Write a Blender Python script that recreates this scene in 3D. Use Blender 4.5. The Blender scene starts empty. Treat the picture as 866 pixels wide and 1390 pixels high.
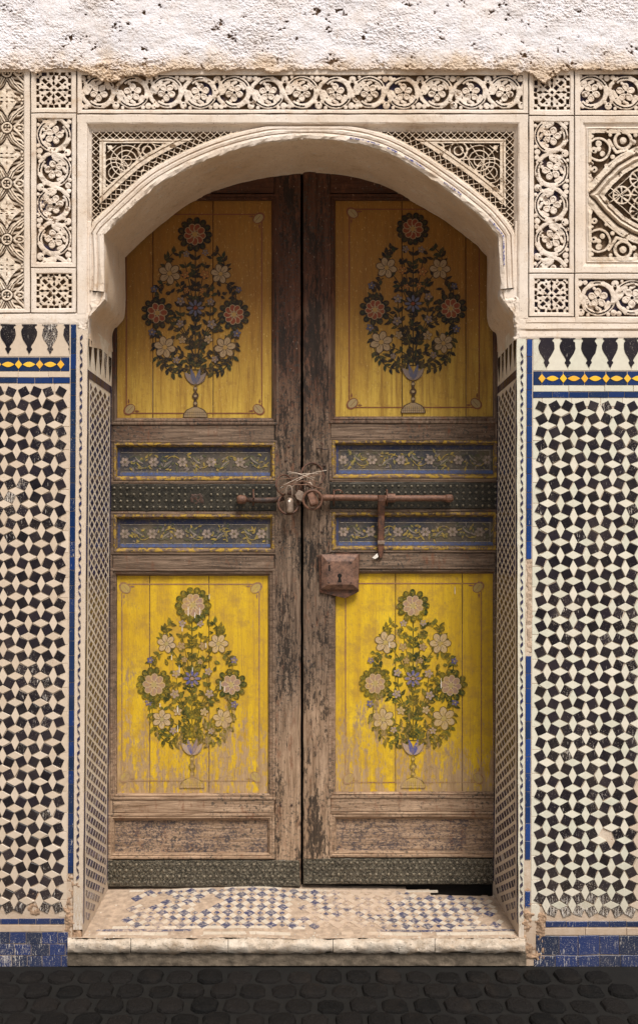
import bpy, math, random
import numpy as np
random.seed(7)
rs = np.random.RandomState(11)
PI = math.pi

# ---------------------------------------------------------------- camera, world, sun, exposure
S = 0.003            # metres per photo pixel on the face of the wall
CD = 3.3             # camera distance from the face of the wall
GY = 1308            # photo row at which the street meets the wall
ZC = (GY - 715) * S  # eye height
sc = bpy.context.scene
COL = sc.collection
cam = bpy.data.cameras.new("camera")
camo = bpy.data.objects.new("camera", cam)
COL.objects.link(camo)
camo.location = (0, -CD, ZC)
camo.rotation_euler = (PI / 2, 0, 0)
cam.sensor_fit = 'VERTICAL'
cam.sensor_height = 36
cam.lens = 36 * CD / (1390 * S)
cam.shift_x = 20 / 1390
cam.shift_y = 20 / 1390
cam.clip_end = 500
sc.camera = camo

SUN_EL, SUN_AZ = math.radians(56), math.radians(22)   # azimuth measured from the wall's normal towards the right
world = bpy.data.worlds.new("World")
sc.world = world
world.use_nodes = True
wn = world.node_tree
bg = wn.nodes['Background']
sky = wn.nodes.new('ShaderNodeTexSky')
sky.sky_type = 'NISHITA'
sky.sun_disc = False
sky.sun_elevation = SUN_EL
sky.sun_rotation = PI - SUN_AZ
sky.dust_density = 4
hsv = wn.nodes.new('ShaderNodeHueSaturation')
hsv.inputs['Saturation'].default_value = 0.3          # thin cloud: a greyer sky
wn.links.new(sky.outputs[0], hsv.inputs['Color'])
wn.links.new(hsv.outputs[0], bg.inputs[0])
bg.inputs[1].default_value = 0.075
sun = bpy.data.lights.new("sun", 'SUN')
sun.energy = 2.6
sun.angle = math.radians(22)
sun.color = (1.0, 0.95, 0.885)
suno = bpy.data.objects.new("sun", sun)
COL.objects.link(suno)
from mathutils import Vector
sd = Vector((math.sin(SUN_AZ) * math.cos(SUN_EL), -math.cos(SUN_AZ) * math.cos(SUN_EL), math.sin(SUN_EL)))
suno.rotation_euler = sd.to_track_quat('Z', 'Y').to_euler()
sc.view_settings.view_transform = 'Standard'
sc.view_settings.look = 'None'
sc.view_settings.exposure = 0.60
sc.view_settings.gamma = 1

# ---------------------------------------------------------------- helpers: coordinates and noise
D = 0.43                       # depth of the reveal: the face of the door leaves
def P(px, py, d=0.0):
    k = (CD + d) / CD
    return ((px - 413) * S * k, d, ZC + (715 - py) * S * k)
def Pa(px, py, d):
    px, py, d = np.broadcast_arrays(np.asarray(px, float), np.asarray(py, float), np.asarray(d, float))
    k = (CD + d) / CD
    return np.stack([(px - 413) * S * k, d, ZC + (715 - py) * S * k], -1)
_tab = np.random.RandomState(5).rand(256, 256)
def vnoise(x, y):
    x = np.asarray(x, float); y = np.asarray(y, float)
    xi = np.floor(x).astype(int); yi = np.floor(y).astype(int)
    fx = x - xi; fy = y - yi
    fx = fx * fx * (3 - 2 * fx); fy = fy * fy * (3 - 2 * fy)
    a = _tab[xi % 256, yi % 256]; b = _tab[(xi + 1) % 256, yi % 256]
    c = _tab[xi % 256, (yi + 1) % 256]; e = _tab[(xi + 1) % 256, (yi + 1) % 256]
    return (a * (1 - fx) + b * fx) * (1 - fy) + (c * (1 - fx) + e * fx) * fy
def fbm(x, y, o=4, g=.5):
    s = 0; a = 1; t = 0
    for i in range(o):
        s = s + a * vnoise(x * 2 ** i + 17.3 * i, y * 2 ** i + 5.1 * i); t += a; a *= g
    return s / t - .5           # about -.5 .. .5
def sstep(a, b, x):
    t = np.clip((x - a) / (b - a), 0, 1)
    return t * t * (3 - 2 * t)
def lerp(a, b, t):
    return a + (b - a) * t

# ---------------------------------------------------------------- helpers: objects
def empty(name, loc, label, cat, group=None):
    o = bpy.data.objects.new(name, None)
    COL.objects.link(o)
    o.location = loc
    o['label'] = label; o['category'] = cat
    if group: o['group'] = group
    return o
def mk(name, me, m, parent=None, loc=None, rot=None, stuff=False, label=None):
    o = bpy.data.objects.new(name, me)
    COL.objects.link(o)
    if m is not None and len(me.materials) == 0: me.materials.append(m)
    if parent is not None:
        o.parent = parent
        pl = parent['_w'] if '_w' in parent.keys() else tuple(parent.location)
        o['_w'] = list(loc) if loc is not None else [0.0, 0.0, 0.0]
        l = loc if loc is not None else (0, 0, 0)
        o.location = (l[0] - pl[0], l[1] - pl[1], l[2] - pl[2])
    elif loc is not None:
        o.location = loc
    if rot is not None: o.rotation_euler = rot
    if stuff: o['kind'] = 'stuff'
    if label: o['label'] = label
    return o
class MB:
    """collects points and faces for one mesh"""
    def __init__(s): s.v = []; s.f = []; s.c = []
    def add(s, vs, fs, col=None):
        n = len(s.v)
        s.v += [tuple(p) for p in vs]
        s.f += [tuple(i + n for i in f) for f in fs]
        if col is not None: s.c += [col] * len(vs)
    def mesh(s, name, smooth=False):
        me = bpy.data.meshes.new(name)
        me.from_pydata(s.v, [], s.f)
        if s.c:
            a = me.color_attributes.new('Col', 'FLOAT_COLOR', 'POINT')
            a.data.foreach_set('color', np.array([(c[0], c[1], c[2], 1) for c in s.c], dtype=np.float32).ravel())
        if smooth: me.polygons.foreach_set('use_smooth', [True] * len(me.polygons))
        me.update()
        return me
    def build(s, name, m, parent=None, smooth=False, stuff=False, label=None):
        return mk(name, s.mesh(name, smooth), m, parent, stuff=stuff, label=label)
def grid_mesh(name, V, keep=None, attr=None, smooth=True):
    """V: (ny, nx, 3) points; keep: (ny-1, nx-1) cells to keep"""
    ny, nx = V.shape[:2]
    idx = np.arange(ny * nx).reshape(ny, nx)
    q = np.stack([idx[:-1, :-1], idx[1:, :-1], idx[1:, 1:], idx[:-1, 1:]], -1).reshape(-1, 4)
    if keep is not None: q = q[keep.ravel()]
    me = bpy.data.meshes.new(name)
    me.vertices.add(ny * nx)
    me.vertices.foreach_set('co', V.astype(np.float32).ravel())
    me.loops.add(q.size)
    me.loops.foreach_set('vertex_index', q.astype(np.int32).ravel())
    me.polygons.add(len(q))
    me.polygons.foreach_set('loop_start', np.arange(0, q.size, 4, dtype=np.int32))
    me.polygons.foreach_set('use_smooth', np.full(len(q), smooth))
    if attr is not None:
        a = me.attributes.new('relief', 'FLOAT', 'POINT')
        a.data.foreach_set('value', attr.astype(np.float32).ravel())
    me.update(calc_edges=True)
    return me
def prism(poly, y0, y1, ch):
    """polygon (x, z) with its front at y0, back at y1 and a chamfer of ch; returns points and faces"""
    n = len(poly)
    ar = sum(poly[i][0] * poly[(i + 1) % n][1] - poly[(i + 1) % n][0] * poly[i][1] for i in range(n))
    if ar < 0: poly = poly[::-1]
    ins = []
    for i in range(n):
        a, b, c = poly[i - 1], poly[i], poly[(i + 1) % n]
        e1 = Vector((b[0] - a[0], b[1] - a[1])); e2 = Vector((c[0] - b[0], c[1] - b[1]))
        if e1.length < 1e-9 or e2.length < 1e-9: ins.append(b); continue
        n1 = Vector((-e1.y, e1.x)).normalized(); n2 = Vector((-e2.y, e2.x)).normalized()
        m = n1 + n2
        k = ch / max(.35, (1 + n1.dot(n2)))
        ins.append((b[0] + m.x * k, b[1] + m.y * k))
    v = [(p[0], y1, p[1]) for p in poly] + [(p[0], y0 + ch, p[1]) for p in poly] + [(p[0], y0, p[1]) for p in ins]
    f = [tuple(range(2 * n, 3 * n))]
    for i in range(n):
        j = (i + 1) % n
        f.append((i, j, n + j, n + i)); f.append((n + i, n + j, 2 * n + j, 2 * n + i))
    return v, f
def pprism(mb, poly, d0, d1, ch=.001, col=None):
    """a prism from photo-pixel corners on the plane at depth d0"""
    pts = [P(x, y, d0) for x, y in poly]
    v, f = prism([(p[0], p[2]) for p in pts], d0, d1, ch)
    mb.add(v, f, col)
def rect(x0, y0, x1, y1): return [(x0, y1), (x1, y1), (x1, y0), (x0, y0)]
def box(mb, x0, x1, y0, y1, z0, z1):
    v = [(x, y, z) for x in (x0, x1) for y in (y0, y1) for z in (z0, z1)]
    mb.add(v, [(0, 1, 3, 2), (4, 6, 7, 5), (0, 4, 5, 1), (2, 3, 7, 6), (0, 2, 6, 4), (1, 5, 7, 3)])
def rings(mb, rects, seg=7, jit=.35, close=False):
    """nested rectangles (x0, y0, x1, y1, depth) joined into a mitred frame; slightly uneven by hand"""
    x0, y0, x1, y1 = rects[0][:4]
    nx = max(2, int(abs(x1 - x0) / seg)); ny = max(2, int(abs(y1 - y0) / seg))
    base = len(mb.v); N = 2 * (nx + ny)
    pts = []
    for r in rects:
        a0, b0, a1, b1, d = r
        xs = [lerp(a0, a1, i / nx) for i in range(nx)] + [a1] * ny + [lerp(a1, a0, i / nx) for i in range(nx)] + [a0] * ny
        ys = [b1] * nx + [lerp(b1, b0, i / ny) for i in range(ny)] + [b0] * nx + [lerp(b0, b1, i / ny) for i in range(ny)]
        X = np.array(xs); Y = np.array(ys)
        jx = fbm(X * .07 + 3, Y * .07 + d * 90, 3) * 2 * jit; jy = fbm(X * .07 + 70, Y * .07 + d * 90, 3) * 2 * jit
        jd = fbm(X * .05 + 30, Y * .05 + 9, 3) * 2 * jit * .0012
        pts.append(Pa(X + jx, Y + jy, d + jd))
    fs = []
    for k in range(len(rects) - 1):
        for i in range(N):
            j = (i + 1) % N
            fs.append((k * N + i, k * N + j, (k + 1) * N + j, (k + 1) * N + i))
    if close: fs.append(tuple((len(rects) - 1) * N + i for i in range(N)))
    mb.add(np.concatenate(pts).tolist(), fs)
def tube(mb, path, r, n=8, closed=False, caps=True):
    path = [Vector(p) for p in path]; m = len(path)
    rr = r if isinstance(r, (list, tuple)) else [r] * m
    up = Vector((0, 0, 1)); vs = []; prev = None
    for i, p in enumerate(path):
        if closed: t = path[(i + 1) % m] - path[i - 1]
        else: t = path[min(i + 1, m - 1)] - path[max(i - 1, 0)]
        t.normalize()
        if prev is None:
            a = t.cross(up)
            if a.length < .1: a = t.cross(Vector((1, 0, 0)))
        else: a = prev - t * prev.dot(t)
        a.normalize(); prev = a.copy(); b = t.cross(a)
        for k in range(n):
            w = 2 * PI * k / n
            vs.append(p + (a * math.cos(w) + b * math.sin(w)) * rr[i])
    fs = []
    for i in range(m if closed else m - 1):
        for k in range(n):
            j = (k + 1) % n; q = (i + 1) % m
            fs.append((i * n + k, i * n + j, q * n + j, q * n + k))
    if not closed and caps:
        fs.append(tuple(range(n))[::-1]); fs.append(tuple((m - 1) * n + k for k in range(n)))
    mb.add(vs, fs)
def ringpath(c, r, tx=0, ty=0, n=28):
    out = []
    for i in range(n):
        w = 2 * PI * i / n
        v = Vector((math.cos(w) * r, 0, math.sin(w) * r))
        v = Vector((v.x * math.cos(tx), v.x * math.sin(tx) + v.z * math.sin(ty), v.z * math.cos(ty)))
        out.append(Vector(c) + v)
    return out
def dome(mb, c, r, h, n=6):
    vs = []; fs = []
    for k, (a, b) in enumerate(((1, 0), (.8, .6), (.4, .92))):
        for i in range(n):
            w = 2 * PI * i / n + .3
            vs.append((c[0] + r * a * math.cos(w), c[1] - h * b, c[2] + r * a * math.sin(w)))
    vs.append((c[0], c[1] - h, c[2]))
    for k in range(2):
        for i in range(n):
            j = (i + 1) % n
            fs.append((k * n + i, k * n + j, (k + 1) * n + j, (k + 1) * n + i))
    for i in range(n): fs.append((2 * n + i, 2 * n + (i + 1) % n, 3 * n))
    mb.add(vs, fs)

# ---------------------------------------------------------------- helpers: materials
class G:
    def __init__(s, name):
        s.m = bpy.data.materials.new(name); s.m.use_nodes = True
        s.t = s.m.node_tree; s.b = s.t.nodes['Principled BSDF']
        s._p = None
    def _in(s, sock, v):
        if v is None: return
        if isinstance(v, bpy.types.NodeSocket): s.t.links.new(v, sock)
        elif isinstance(v, (tuple, list)) and len(v) == 3 and sock.type == 'RGBA': sock.default_value = (*v, 1)
        else: sock.default_value = v
    def pos(s):
        if s._p is None: s._p = s.t.nodes.new('ShaderNodeNewGeometry')
        return s._p.outputs['Position']
    def island(s):
        s.pos(); return s._p.outputs['Random Per Island']
    def orand(s):
        return s.t.nodes.new('ShaderNodeObjectInfo').outputs['Random']
    def attr(s, n, col=False):
        a = s.t.nodes.new('ShaderNodeAttribute'); a.attribute_name = n
        return a.outputs['Color' if col else 'Fac']
    def sep(s, v):
        n = s.t.nodes.new('ShaderNodeSeparateXYZ'); s._in(n.inputs[0], v); return n.outputs
    def scale(s, v, sc3, off=(0, 0, 0)):
        n = s.t.nodes.new('ShaderNodeMapping'); s._in(n.inputs[0], v)
        n.inputs['Scale'].default_value = sc3; n.inputs['Location'].default_value = off
        return n.outputs[0]
    def noise(s, sc=5, det=4, rough=.55, vec=None, dist=0):
        n = s.t.nodes.new('ShaderNodeTexNoise'); s._in(n.inputs['Vector'], vec if vec is not None else s.pos())
        n.inputs['Scale'].default_value = sc; n.inputs['Detail'].default_value = det
        n.inputs['Roughness'].default_value = rough; n.inputs['Distortion'].default_value = dist
        return n.outputs['Fac']
    def voro(s, sc=20, vec=None, feat='F1'):
        n = s.t.nodes.new('ShaderNodeTexVoronoi'); n.feature = feat
        s._in(n.inputs['Vector'], vec if vec is not None else s.pos()); n.inputs['Scale'].default_value = sc
        return n.outputs['Distance']
    def math(s, op, a, b=None, clamp=False):
        n = s.t.nodes.new('ShaderNodeMath'); n.operation = op; n.use_clamp = clamp
        s._in(n.inputs[0], a)
        if b is not None: s._in(n.inputs[1], b)
        return n.outputs[0]
    def mr(s, v, a, b, c=0., d=1.):
        n = s.t.nodes.new('ShaderNodeMapRange'); s._in(n.inputs[0], v)
        for i, x in enumerate((a, b, c, d)): s._in(n.inputs[i + 1], x)
        return n.outputs[0]
    def mix(s, f, a, b, mode='MIX'):
        n = s.t.nodes.new('ShaderNodeMix'); n.data_type = 'RGBA'; n.blend_type = mode
        s._in(n.inputs[0], f); s._in(n.inputs[6], a); s._in(n.inputs[7], b)
        return n.outputs[2]
    def bump(s, h, dist=.002, st=1., nrm=None):
        n = s.t.nodes.new('ShaderNodeBump'); s._in(n.inputs['Height'], h)
        n.inputs['Distance'].default_value = dist; n.inputs['Strength'].default_value = st
        if nrm is not None: s._in(n.inputs['Normal'], nrm)
        return n.outputs[0]
    def out(s, col, rough=.8, nrm=None, metal=0., spec=None):
        s._in(s.b.inputs['Base Color'], col); s._in(s.b.inputs['Roughness'], rough)
        s._in(s.b.inputs['Metallic'], metal)
        if nrm is not None: s._in(s.b.inputs['Normal'], nrm)
        if spec is not None: s.b.inputs['Specular IOR Level'].default_value = spec
        return s.m

def m_stucco(name, base=(.71, .62, .54), carved=False, blue=.7, grime=.65):
    g = G(name)
    n1 = g.noise(3.5, 5, .6); n2 = g.noise(26, 5, .65); n3 = g.noise(140, 3, .6)
    c = g.mix(g.mr(n1, .35, .68), base, (base[0] * .86, base[1] * .80, base[2] * .72))
    c = g.mix(g.mr(n2, .56, .70, 0, .55), c, (.84, .80, .75))
    c = g.mix(g.mr(g.math('ADD', n2, g.math('MULTIPLY', n1, .5)), .83, .98, 0, grime), c, (.36, .22, .12))
    streak = g.noise(1, 4, .6, g.scale(g.pos(), (60, 60, 4)))
    c = g.mix(g.mr(streak, .56, .72, 0, .32), c, (.45, .34, .24))
    c = g.mix(g.mr(g.noise(11, 6, .75), .56, .68, 0, .65), c, (.50, .35, .22))
    c = g.mix(g.mr(n3, .62, .72, 0, .85), c, (.20, .13, .085))
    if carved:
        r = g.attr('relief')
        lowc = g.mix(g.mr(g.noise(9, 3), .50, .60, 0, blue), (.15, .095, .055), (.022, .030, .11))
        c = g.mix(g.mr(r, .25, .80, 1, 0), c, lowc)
    h = g.math('ADD', g.math('MULTIPLY', n2, .8), g.math('MULTIPLY', n3, .35))
    return g.out(c, .85, g.bump(h, .0035, .8), spec=.25)
def m_tile(name, col, col2, chip=(.50, .42, .33), wear=.25, rough=.16, wear_low=0.5, zl=.35, island=False, spec=.28, dusty=1.):
    """glazed tile: its glaze varies from piece to piece, and is pitted down to the biscuit"""
    g = G(name)
    r = g.island() if island else g.orand()
    c = g.mix(r, col, col2)
    n = g.noise(60, 4, .7); big = g.noise(4, 3)
    c = g.mix(g.mr(n, .4, .7, 0, .25), c, (col2[0] * 1.5 + .01, col2[1] * 1.5 + .01, col2[2] * 1.5 + .01))
    z = g.sep(g.pos())[2]
    low = g.mr(z, .08, zl, wear_low, 0)
    pits = g.noise(230, 3, .75); scr = g.noise(1, 4, .7, g.scale(g.pos(), (230, 230, 28)))
    amt = g.math('ADD', g.math('MULTIPLY', g.mr(big, .42, .68), wear), low)
    # per-piece bias so a few pieces are much more worn
    amt = g.math('ADD', amt, g.mr(g.math('FRACT', g.math('MULTIPLY', r, 7.31)), .88, 1, 0, .3))
    th = g.math('SUBTRACT', .70, g.math('MULTIPLY', amt, .32))
    w1 = g.mr(g.math('SUBTRACT', pits, th), 0, .03)
    w2 = g.mr(g.math('SUBTRACT', scr, g.math('ADD', th, .008)), 0, .03)
    w = g.math('MAXIMUM', w1, w2)
    c = g.mix(g.math('MULTIPLY', w1, .85), c, chip)
    c = g.mix(g.math('MULTIPLY', w2, .9), c, (.62, .56, .50))
    dust = g.mr(g.noise(7, 4, .6), .45, .75, .02 * dusty, .22 * dusty)
    c = g.mix(g.math('ADD', dust, g.mr(z, .05, .5, .30 * dusty, 0)), c, (.50, .38, .27))
    wav = g.noise(18, 2, .5)
    b = g.bump(g.math('SUBTRACT', g.math('MULTIPLY', wav, .45), g.math('MULTIPLY', w, .25)), .0022, .7)
    return g.out(c, g.mr(w, 0, 1, rough, .8), b, spec=spec)
def m_grout(name, col=(.60, .50, .40)):
    g = G(name)
    n = g.noise(30, 5, .7); z = g.sep(g.pos())[2]
    c = g.mix(g.mr(n, .3, .7), (col[0] * .72, col[1] * .64, col[2] * .55), col)
    c = g.mix(g.mr(z, .05, .6, .6, 0), c, (.40, .27, .18))
    return g.out(c, .9, g.bump(g.noise(160, 4, .7), .002, .8), spec=.2)
def wood_color(g, axis='z', seed=0.):
    """weathered door timber: patches of red-brown paint, arch shade put into a dark red-brown top, bleached towards the foot of the door"""
    sc3 = {'z': (34, 34, 2.2), 'x': (2.2, 34, 34)}[axis]
    v = g.scale(g.pos(), sc3, (seed, seed * 2, seed))
    grain = g.noise(2.2, 8, .74, v, .6)
    fine = g.noise(9, 4, .7, v)
    big = g.noise(2.6, 4, .6, g.scale(g.pos(), (1, 1, 1), (seed, 1, 2)))
    z = g.sep(g.pos())[2]
    dark = g.mix(g.mr(grain, .3, .7), (.034, .013, .007), (.105, .046, .028))
    mid = g.mix(g.mr(grain, .34, .66), (.050, .031, .021), (.27, .186, .130))
    pale = g.mix(g.mr(grain, .34, .66), (.15, .088, .050), (.52, .36, .24))
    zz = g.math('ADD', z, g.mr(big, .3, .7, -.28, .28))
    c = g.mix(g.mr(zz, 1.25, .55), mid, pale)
    c = g.mix(g.mr(zz, 2.20, 2.75), c, dark)  # shade under the arch, put into the colour towards the door head
    c = g.mix(g.mr(fine, .60, .74, 0, .75), c, (.045, .030, .024))
    blot = g.noise(70, 5, .75)
    c = g.mix(g.math('MULTIPLY', g.mr(blot, .53, .58), g.mr(big, .42, .58, 0, .85)), c, (.040, .040, .036))
    red = g.noise(26, 5, .75, g.scale(g.pos(), (1, 1, .3), (seed, 4, 2)))
    c = g.mix(g.mr(red, .56, .66, 0, .55), c, (.17, .062, .030))
    chips = g.noise(150, 3, .7, g.scale(g.pos(), (1, 1, .35)))
    c = g.mix(g.mr(chips, .66, .72, 0, .7), c, (.48, .36, .28))
    return c, grain, fine
def m_wood(name, axis='z', seed=0., yellow=False, blue=False, flaked=0.):
    g = G(name)
    c, grain, fine = wood_color(g, axis, seed)
    if flaked:
        k = g.noise(70, 6, .8, g.scale(g.pos(), (1, 1, .30), (seed, 0, 3))); k2 = g.noise(5, 4, .6, g.scale(g.pos(), (1.6, 1, .5), (seed, 5, 0)))
        c = g.mix(g.math('MULTIPLY', g.mr(g.math('ADD', k, g.math('MULTIPLY', k2, .8)), .93, .98), flaked), c, (.018, .015, .013))
    if yellow:
        k = g.noise(48, 4, .7)
        c = g.mix(g.mr(k, .44, .52, .85, 0.0), c, (.42, .26, .035))
    if blue:
        k = g.noise(75, 6, .85, g.scale(g.pos(), (.8, 1, 1.2)))
        k2 = g.noise(9, 3, .6)
        c = g.mix(g.math('MULTIPLY', g.mr(g.math('ADD', k, g.math('MULTIPLY', k2, .35)), .67, .72), .85), c, (.060, .052, .060))
    h = g.math('ADD', g.math('MULTIPLY', grain, .7), g.math('MULTIPLY', fine, .5))
    return g.out(c, .72, g.bump(h, .005, 1.), spec=.15)
def panel_color(g, lower, seed=0.):
    """yellow distemper on boards with runs, rubbed places and bare wood"""
    wc, grain, fine = wood_color(g, 'z', seed)
    p = g.pos(); xyz = g.sep(p); z = xyz[2]
    runs = g.noise(1, 5, .62, g.scale(p, (26, 26, 1.6), (seed, 0, 0)))
    big = g.noise(3.2, 4, .6, g.scale(p, (1, 1, .8), (seed + 3, 0, 0)))
    fn = g.noise(90, 4, .7, g.scale(p, (1, 1, .35)))
    if lower:
        y = g.mix(g.mr(runs, .32, .7), (.66, .425, .022), (.47, .275, .024))
        y = g.mix(g.mr(big, .5, .72, 0, .6), y, (.76, .53, .03))
        y = g.mix(g.mr(g.noise(14, 6, .75), .47, .64, 0, .62), y, (.34, .20, .05))
        y = g.mix(g.mr(g.noise(150, 3, .7, g.scale(p, (1, 1, .4))), .60, .68, 0, .6), y, (.28, .18, .07))
        y = g.mix(g.mr(g.noise(1, 5, .75, g.scale(p, (120, 120, 3))), .54, .66, 0, .55), y, (.33, .19, .05))
        bare = g.math('ADD', g.mr(z, 1.02, .60, 0, .24), g.math('MULTIPLY', g.math('SUBTRACT', runs, .5), .55))
        bare = g.math('ADD', bare, g.math('MULTIPLY', g.math('SUBTRACT', big, .5), .55))
        bare = g.math('ADD', bare, g.math('MULTIPLY', g.math('SUBTRACT', fn, .5), .8))
        wc = g.mix(.5, (.42, .28, .17), wc)
        k = g.mr(bare, .13, .24, 0, .85)
    else:
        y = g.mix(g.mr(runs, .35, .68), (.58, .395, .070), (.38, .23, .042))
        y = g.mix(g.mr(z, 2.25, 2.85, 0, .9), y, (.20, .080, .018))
        y = g.mix(g.mr(big, .45, .7, 0, .55), y, (.27, .125, .024))
        y = g.mix(g.mr(g.noise(1, 6, .75, g.scale(p, (70, 70, 3.5))), .47, .66, 0, .6), y, (.15, .070, .02))
        y = g.mix(g.mr(g.noise(22, 6, .8), .52, .66, 0, .5), y, (.20, .10, .03))
        y = g.mix(g.mr(g.noise(160, 3, .7, g.scale(p, (1, 1, .5))), .62, .70, 0, .6), y, (.50, .36, .14))
        bare = g.math('ADD', g.math('MULTIPLY', g.math('SUBTRACT', fn, .5), .8), g.math('MULTIPLY', g.math('SUBTRACT', runs, .5), .5))
        k = g.mr(bare, .22, .34, 0, .6)
    y = g.mix(g.mr(fine, .62, .78, 0, .5), y, (.20, .12, .03))
    return g.mix(k, y, wc), k, runs, fn, fine
def m_panel(name, lower, decal=False):
    g = G(name)
    c, k, runs, fn, fine = panel_color(g, lower)
    if decal:
        w = g.noise(110, 4, .75)
        keep = g.mr(w, .36, .46, .66, 1.) if not lower else g.mr(w, .38, .48, .50, 1.)
        keep = g.math('MULTIPLY', keep, g.mr(g.noise(9, 5, .7, g.scale(g.pos(), (2.5, 1, .6), (5, 0, 0))), .40, .62, 1.0, .90 if not lower else .74), True)
        keep = g.math('MULTIPLY', keep, g.mr(k, 0, .85, 1, .30))
        c = g.mix(keep, c, g.attr('Col', True))
    return g.out(c, .55, g.bump(g.math('ADD', fine, g.math('MULTIPLY', fn, .5)), .0025, .9), spec=.15)
def m_frieze(name, decal=False):
    g = G(name)
    w = g.noise(75, 5, .75); b = g.noise(8, 3)
    c = g.mix(g.mr(b, .4, .62), (.045, .045, .052), (.105, .082, .055))
    c = g.mix(g.mr(w, .55, .66, 0, .7), c, (.20, .165, .12))
    if decal: c = g.mix(g.mr(w, .38, .60, .92, .25), c, g.attr('Col', True))
    return g.out(c, .6, g.bump(w, .001, .6), spec=.12)
def m_iron(name, rust=(.15, .062, .033), dark=(.026, .016, .013), metal=.25, rough=.62):
    g = G(name)
    n = g.noise(45, 5, .7); f = g.noise(260, 3, .7)
    c = g.mix(g.mr(n, .35, .65), dark, rust)
    c = g.mix(g.mr(f, .55, .72, 0, .5), c, (rust[0] * 1.9, rust[1] * 1.8, rust[2] * 1.6))
    return g.out(c, rough, g.bump(g.math('ADD', n, f), .0012, .8), metal=metal)
def m_strap(name, speck=.25, dusty=.0):
    g = G(name)
    n = g.noise(30, 4, .65); f = g.noise(330, 2, .6); s2 = g.noise(120, 3, .7)
    c = g.mix(g.mr(n, .35, .65), (.014, .013, .010), (.042, .036, .026))
    c = g.mix(g.mr(s2, .50, .68, 0, dusty), c, (.20, .17, .12))
    c = g.mix(g.mr(f, .70 - speck * .2, .74 - speck * .2, 0, .75), c, (.42, .37, .28))
    return g.out(c, .38, g.bump(g.math('ADD', n, f), .0008, .6), metal=.2, spec=.3)
def m_plain(name, col, rough=.8, bscale=60, bdist=.002, var=.35, spec=.3):
    g = G(name)
    n = g.noise(bscale * .3, 5, .65); f = g.noise(bscale, 4, .7)
    c = g.mix(g.mr(n, .3, .7), tuple(x * (1 - var) for x in col), tuple(min(1, x * (1 + var * .4)) for x in col))
    return g.out(c, rough, g.bump(f, bdist, .8), spec=spec)

def m_render():
    g = G("rough_white_render")
    r = g.attr('relief')                     # height of the skin of render: thick coats are white, hollows show the earth mortar
    n = g.noise(18, 5, .7); f = g.noise(120, 4, .7); z = g.sep(g.pos())[2]
    c = g.mix(g.mr(n, .35, .7), (.78, .76, .80), (.70, .645, .635))
    c = g.mix(g.mr(g.noise(4, 5, .6), .52, .72, 0, .5), c, (.62, .52, .44))
    c = g.mix(g.mr(f, .55, .66, 0, .55), c, (.42, .32, .26))
    f2 = g.noise(48, 6, .8); c = g.mix(g.mr(f2, .60, .66, 0, .75), c, (.34, .23, .16))
    holes = g.math('ADD', r, g.mr(n, .3, .7, -.07, .07))
    crk = g.voro(5.5, g.scale(g.pos(), (1, 1, 1.6)), 'DISTANCE_TO_EDGE')
    crk = g.math('ADD', crk, g.math('MULTIPLY', g.math('SUBTRACT', g.noise(30, 5, .7), .5), .22))
    c = g.mix(g.mr(crk, -.015, -.045, 0, .8), c, (.33, .23, .16))
    c = g.mix(g.mr(holes, .17, .30, .95, 0), c, (.24, .155, .10))
    edge = g.math('SUBTRACT', z, g.mr(g.noise(7, 5, .7), .3, .7, -.045, .06))
    z0 = ZC + (715 - 93) * S
    c = g.mix(g.mr(edge, z0 - .02, z0 + .065, .85, 0), c, (.56, .42, .29))
    return g.out(c, .9, g.bump(g.math('ADD', n, g.math('MULTIPLY', f, .6)), .005, .9), spec=.2)
M_st = m_stucco("aged_cream_stucco")
M_arch = m_stucco("smooth_tan_plaster", (.74, .585, .44), grime=.3)
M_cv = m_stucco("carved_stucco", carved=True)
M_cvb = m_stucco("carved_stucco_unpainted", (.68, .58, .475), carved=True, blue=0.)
M_ren = m_render()
M_blk = m_tile("black_glaze", (.004, .0035, .006), (.016, .012, .018), wear=.38, wear_low=.75, dusty=.25, spec=.16, rough=.22)
M_blks = m_tile("black_glaze_many", (.004, .0035, .006), (.016, .012, .018), wear=.38, wear_low=.75, dusty=.25, spec=.16, rough=.22, island=True)
M_wht = m_tile("cream_glaze", (.60, .50, .40), (.52, .415, .315), chip=(.42, .30, .20), wear=.12, rough=.22)
M_whts = m_tile("cream_glaze_many", (.60, .50, .40), (.52, .415, .315), chip=(.42, .30, .20), wear=.12, rough=.22, island=True)
M_wht2 = m_tile("greenish_white_glaze", (.66, .605, .505), (.55, .54, .44), chip=(.45, .32, .2), wear=.12, rough=.22)
M_blu = m_tile("cobalt_glaze", (.006, .028, .125), (.004, .017, .050), chip=(.48, .42, .36), wear=.22, wear_low=.26, dusty=.15, spec=.18)
M_blus = m_tile("cobalt_glaze_many", (.012, .018, .085), (.014, .012, .030), wear=.2, wear_low=.22, island=True, zl=1.0, dusty=.5)
M_blr = m_tile("bright_cobalt_glaze", (.010, .048, .21), (.005, .025, .09), wear=.22, wear_low=.42, dusty=.15, spec=.18)
M_yel = m_tile("yellow_glaze", (.78, .50, .03), (.72, .36, .02), wear=.1)
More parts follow.
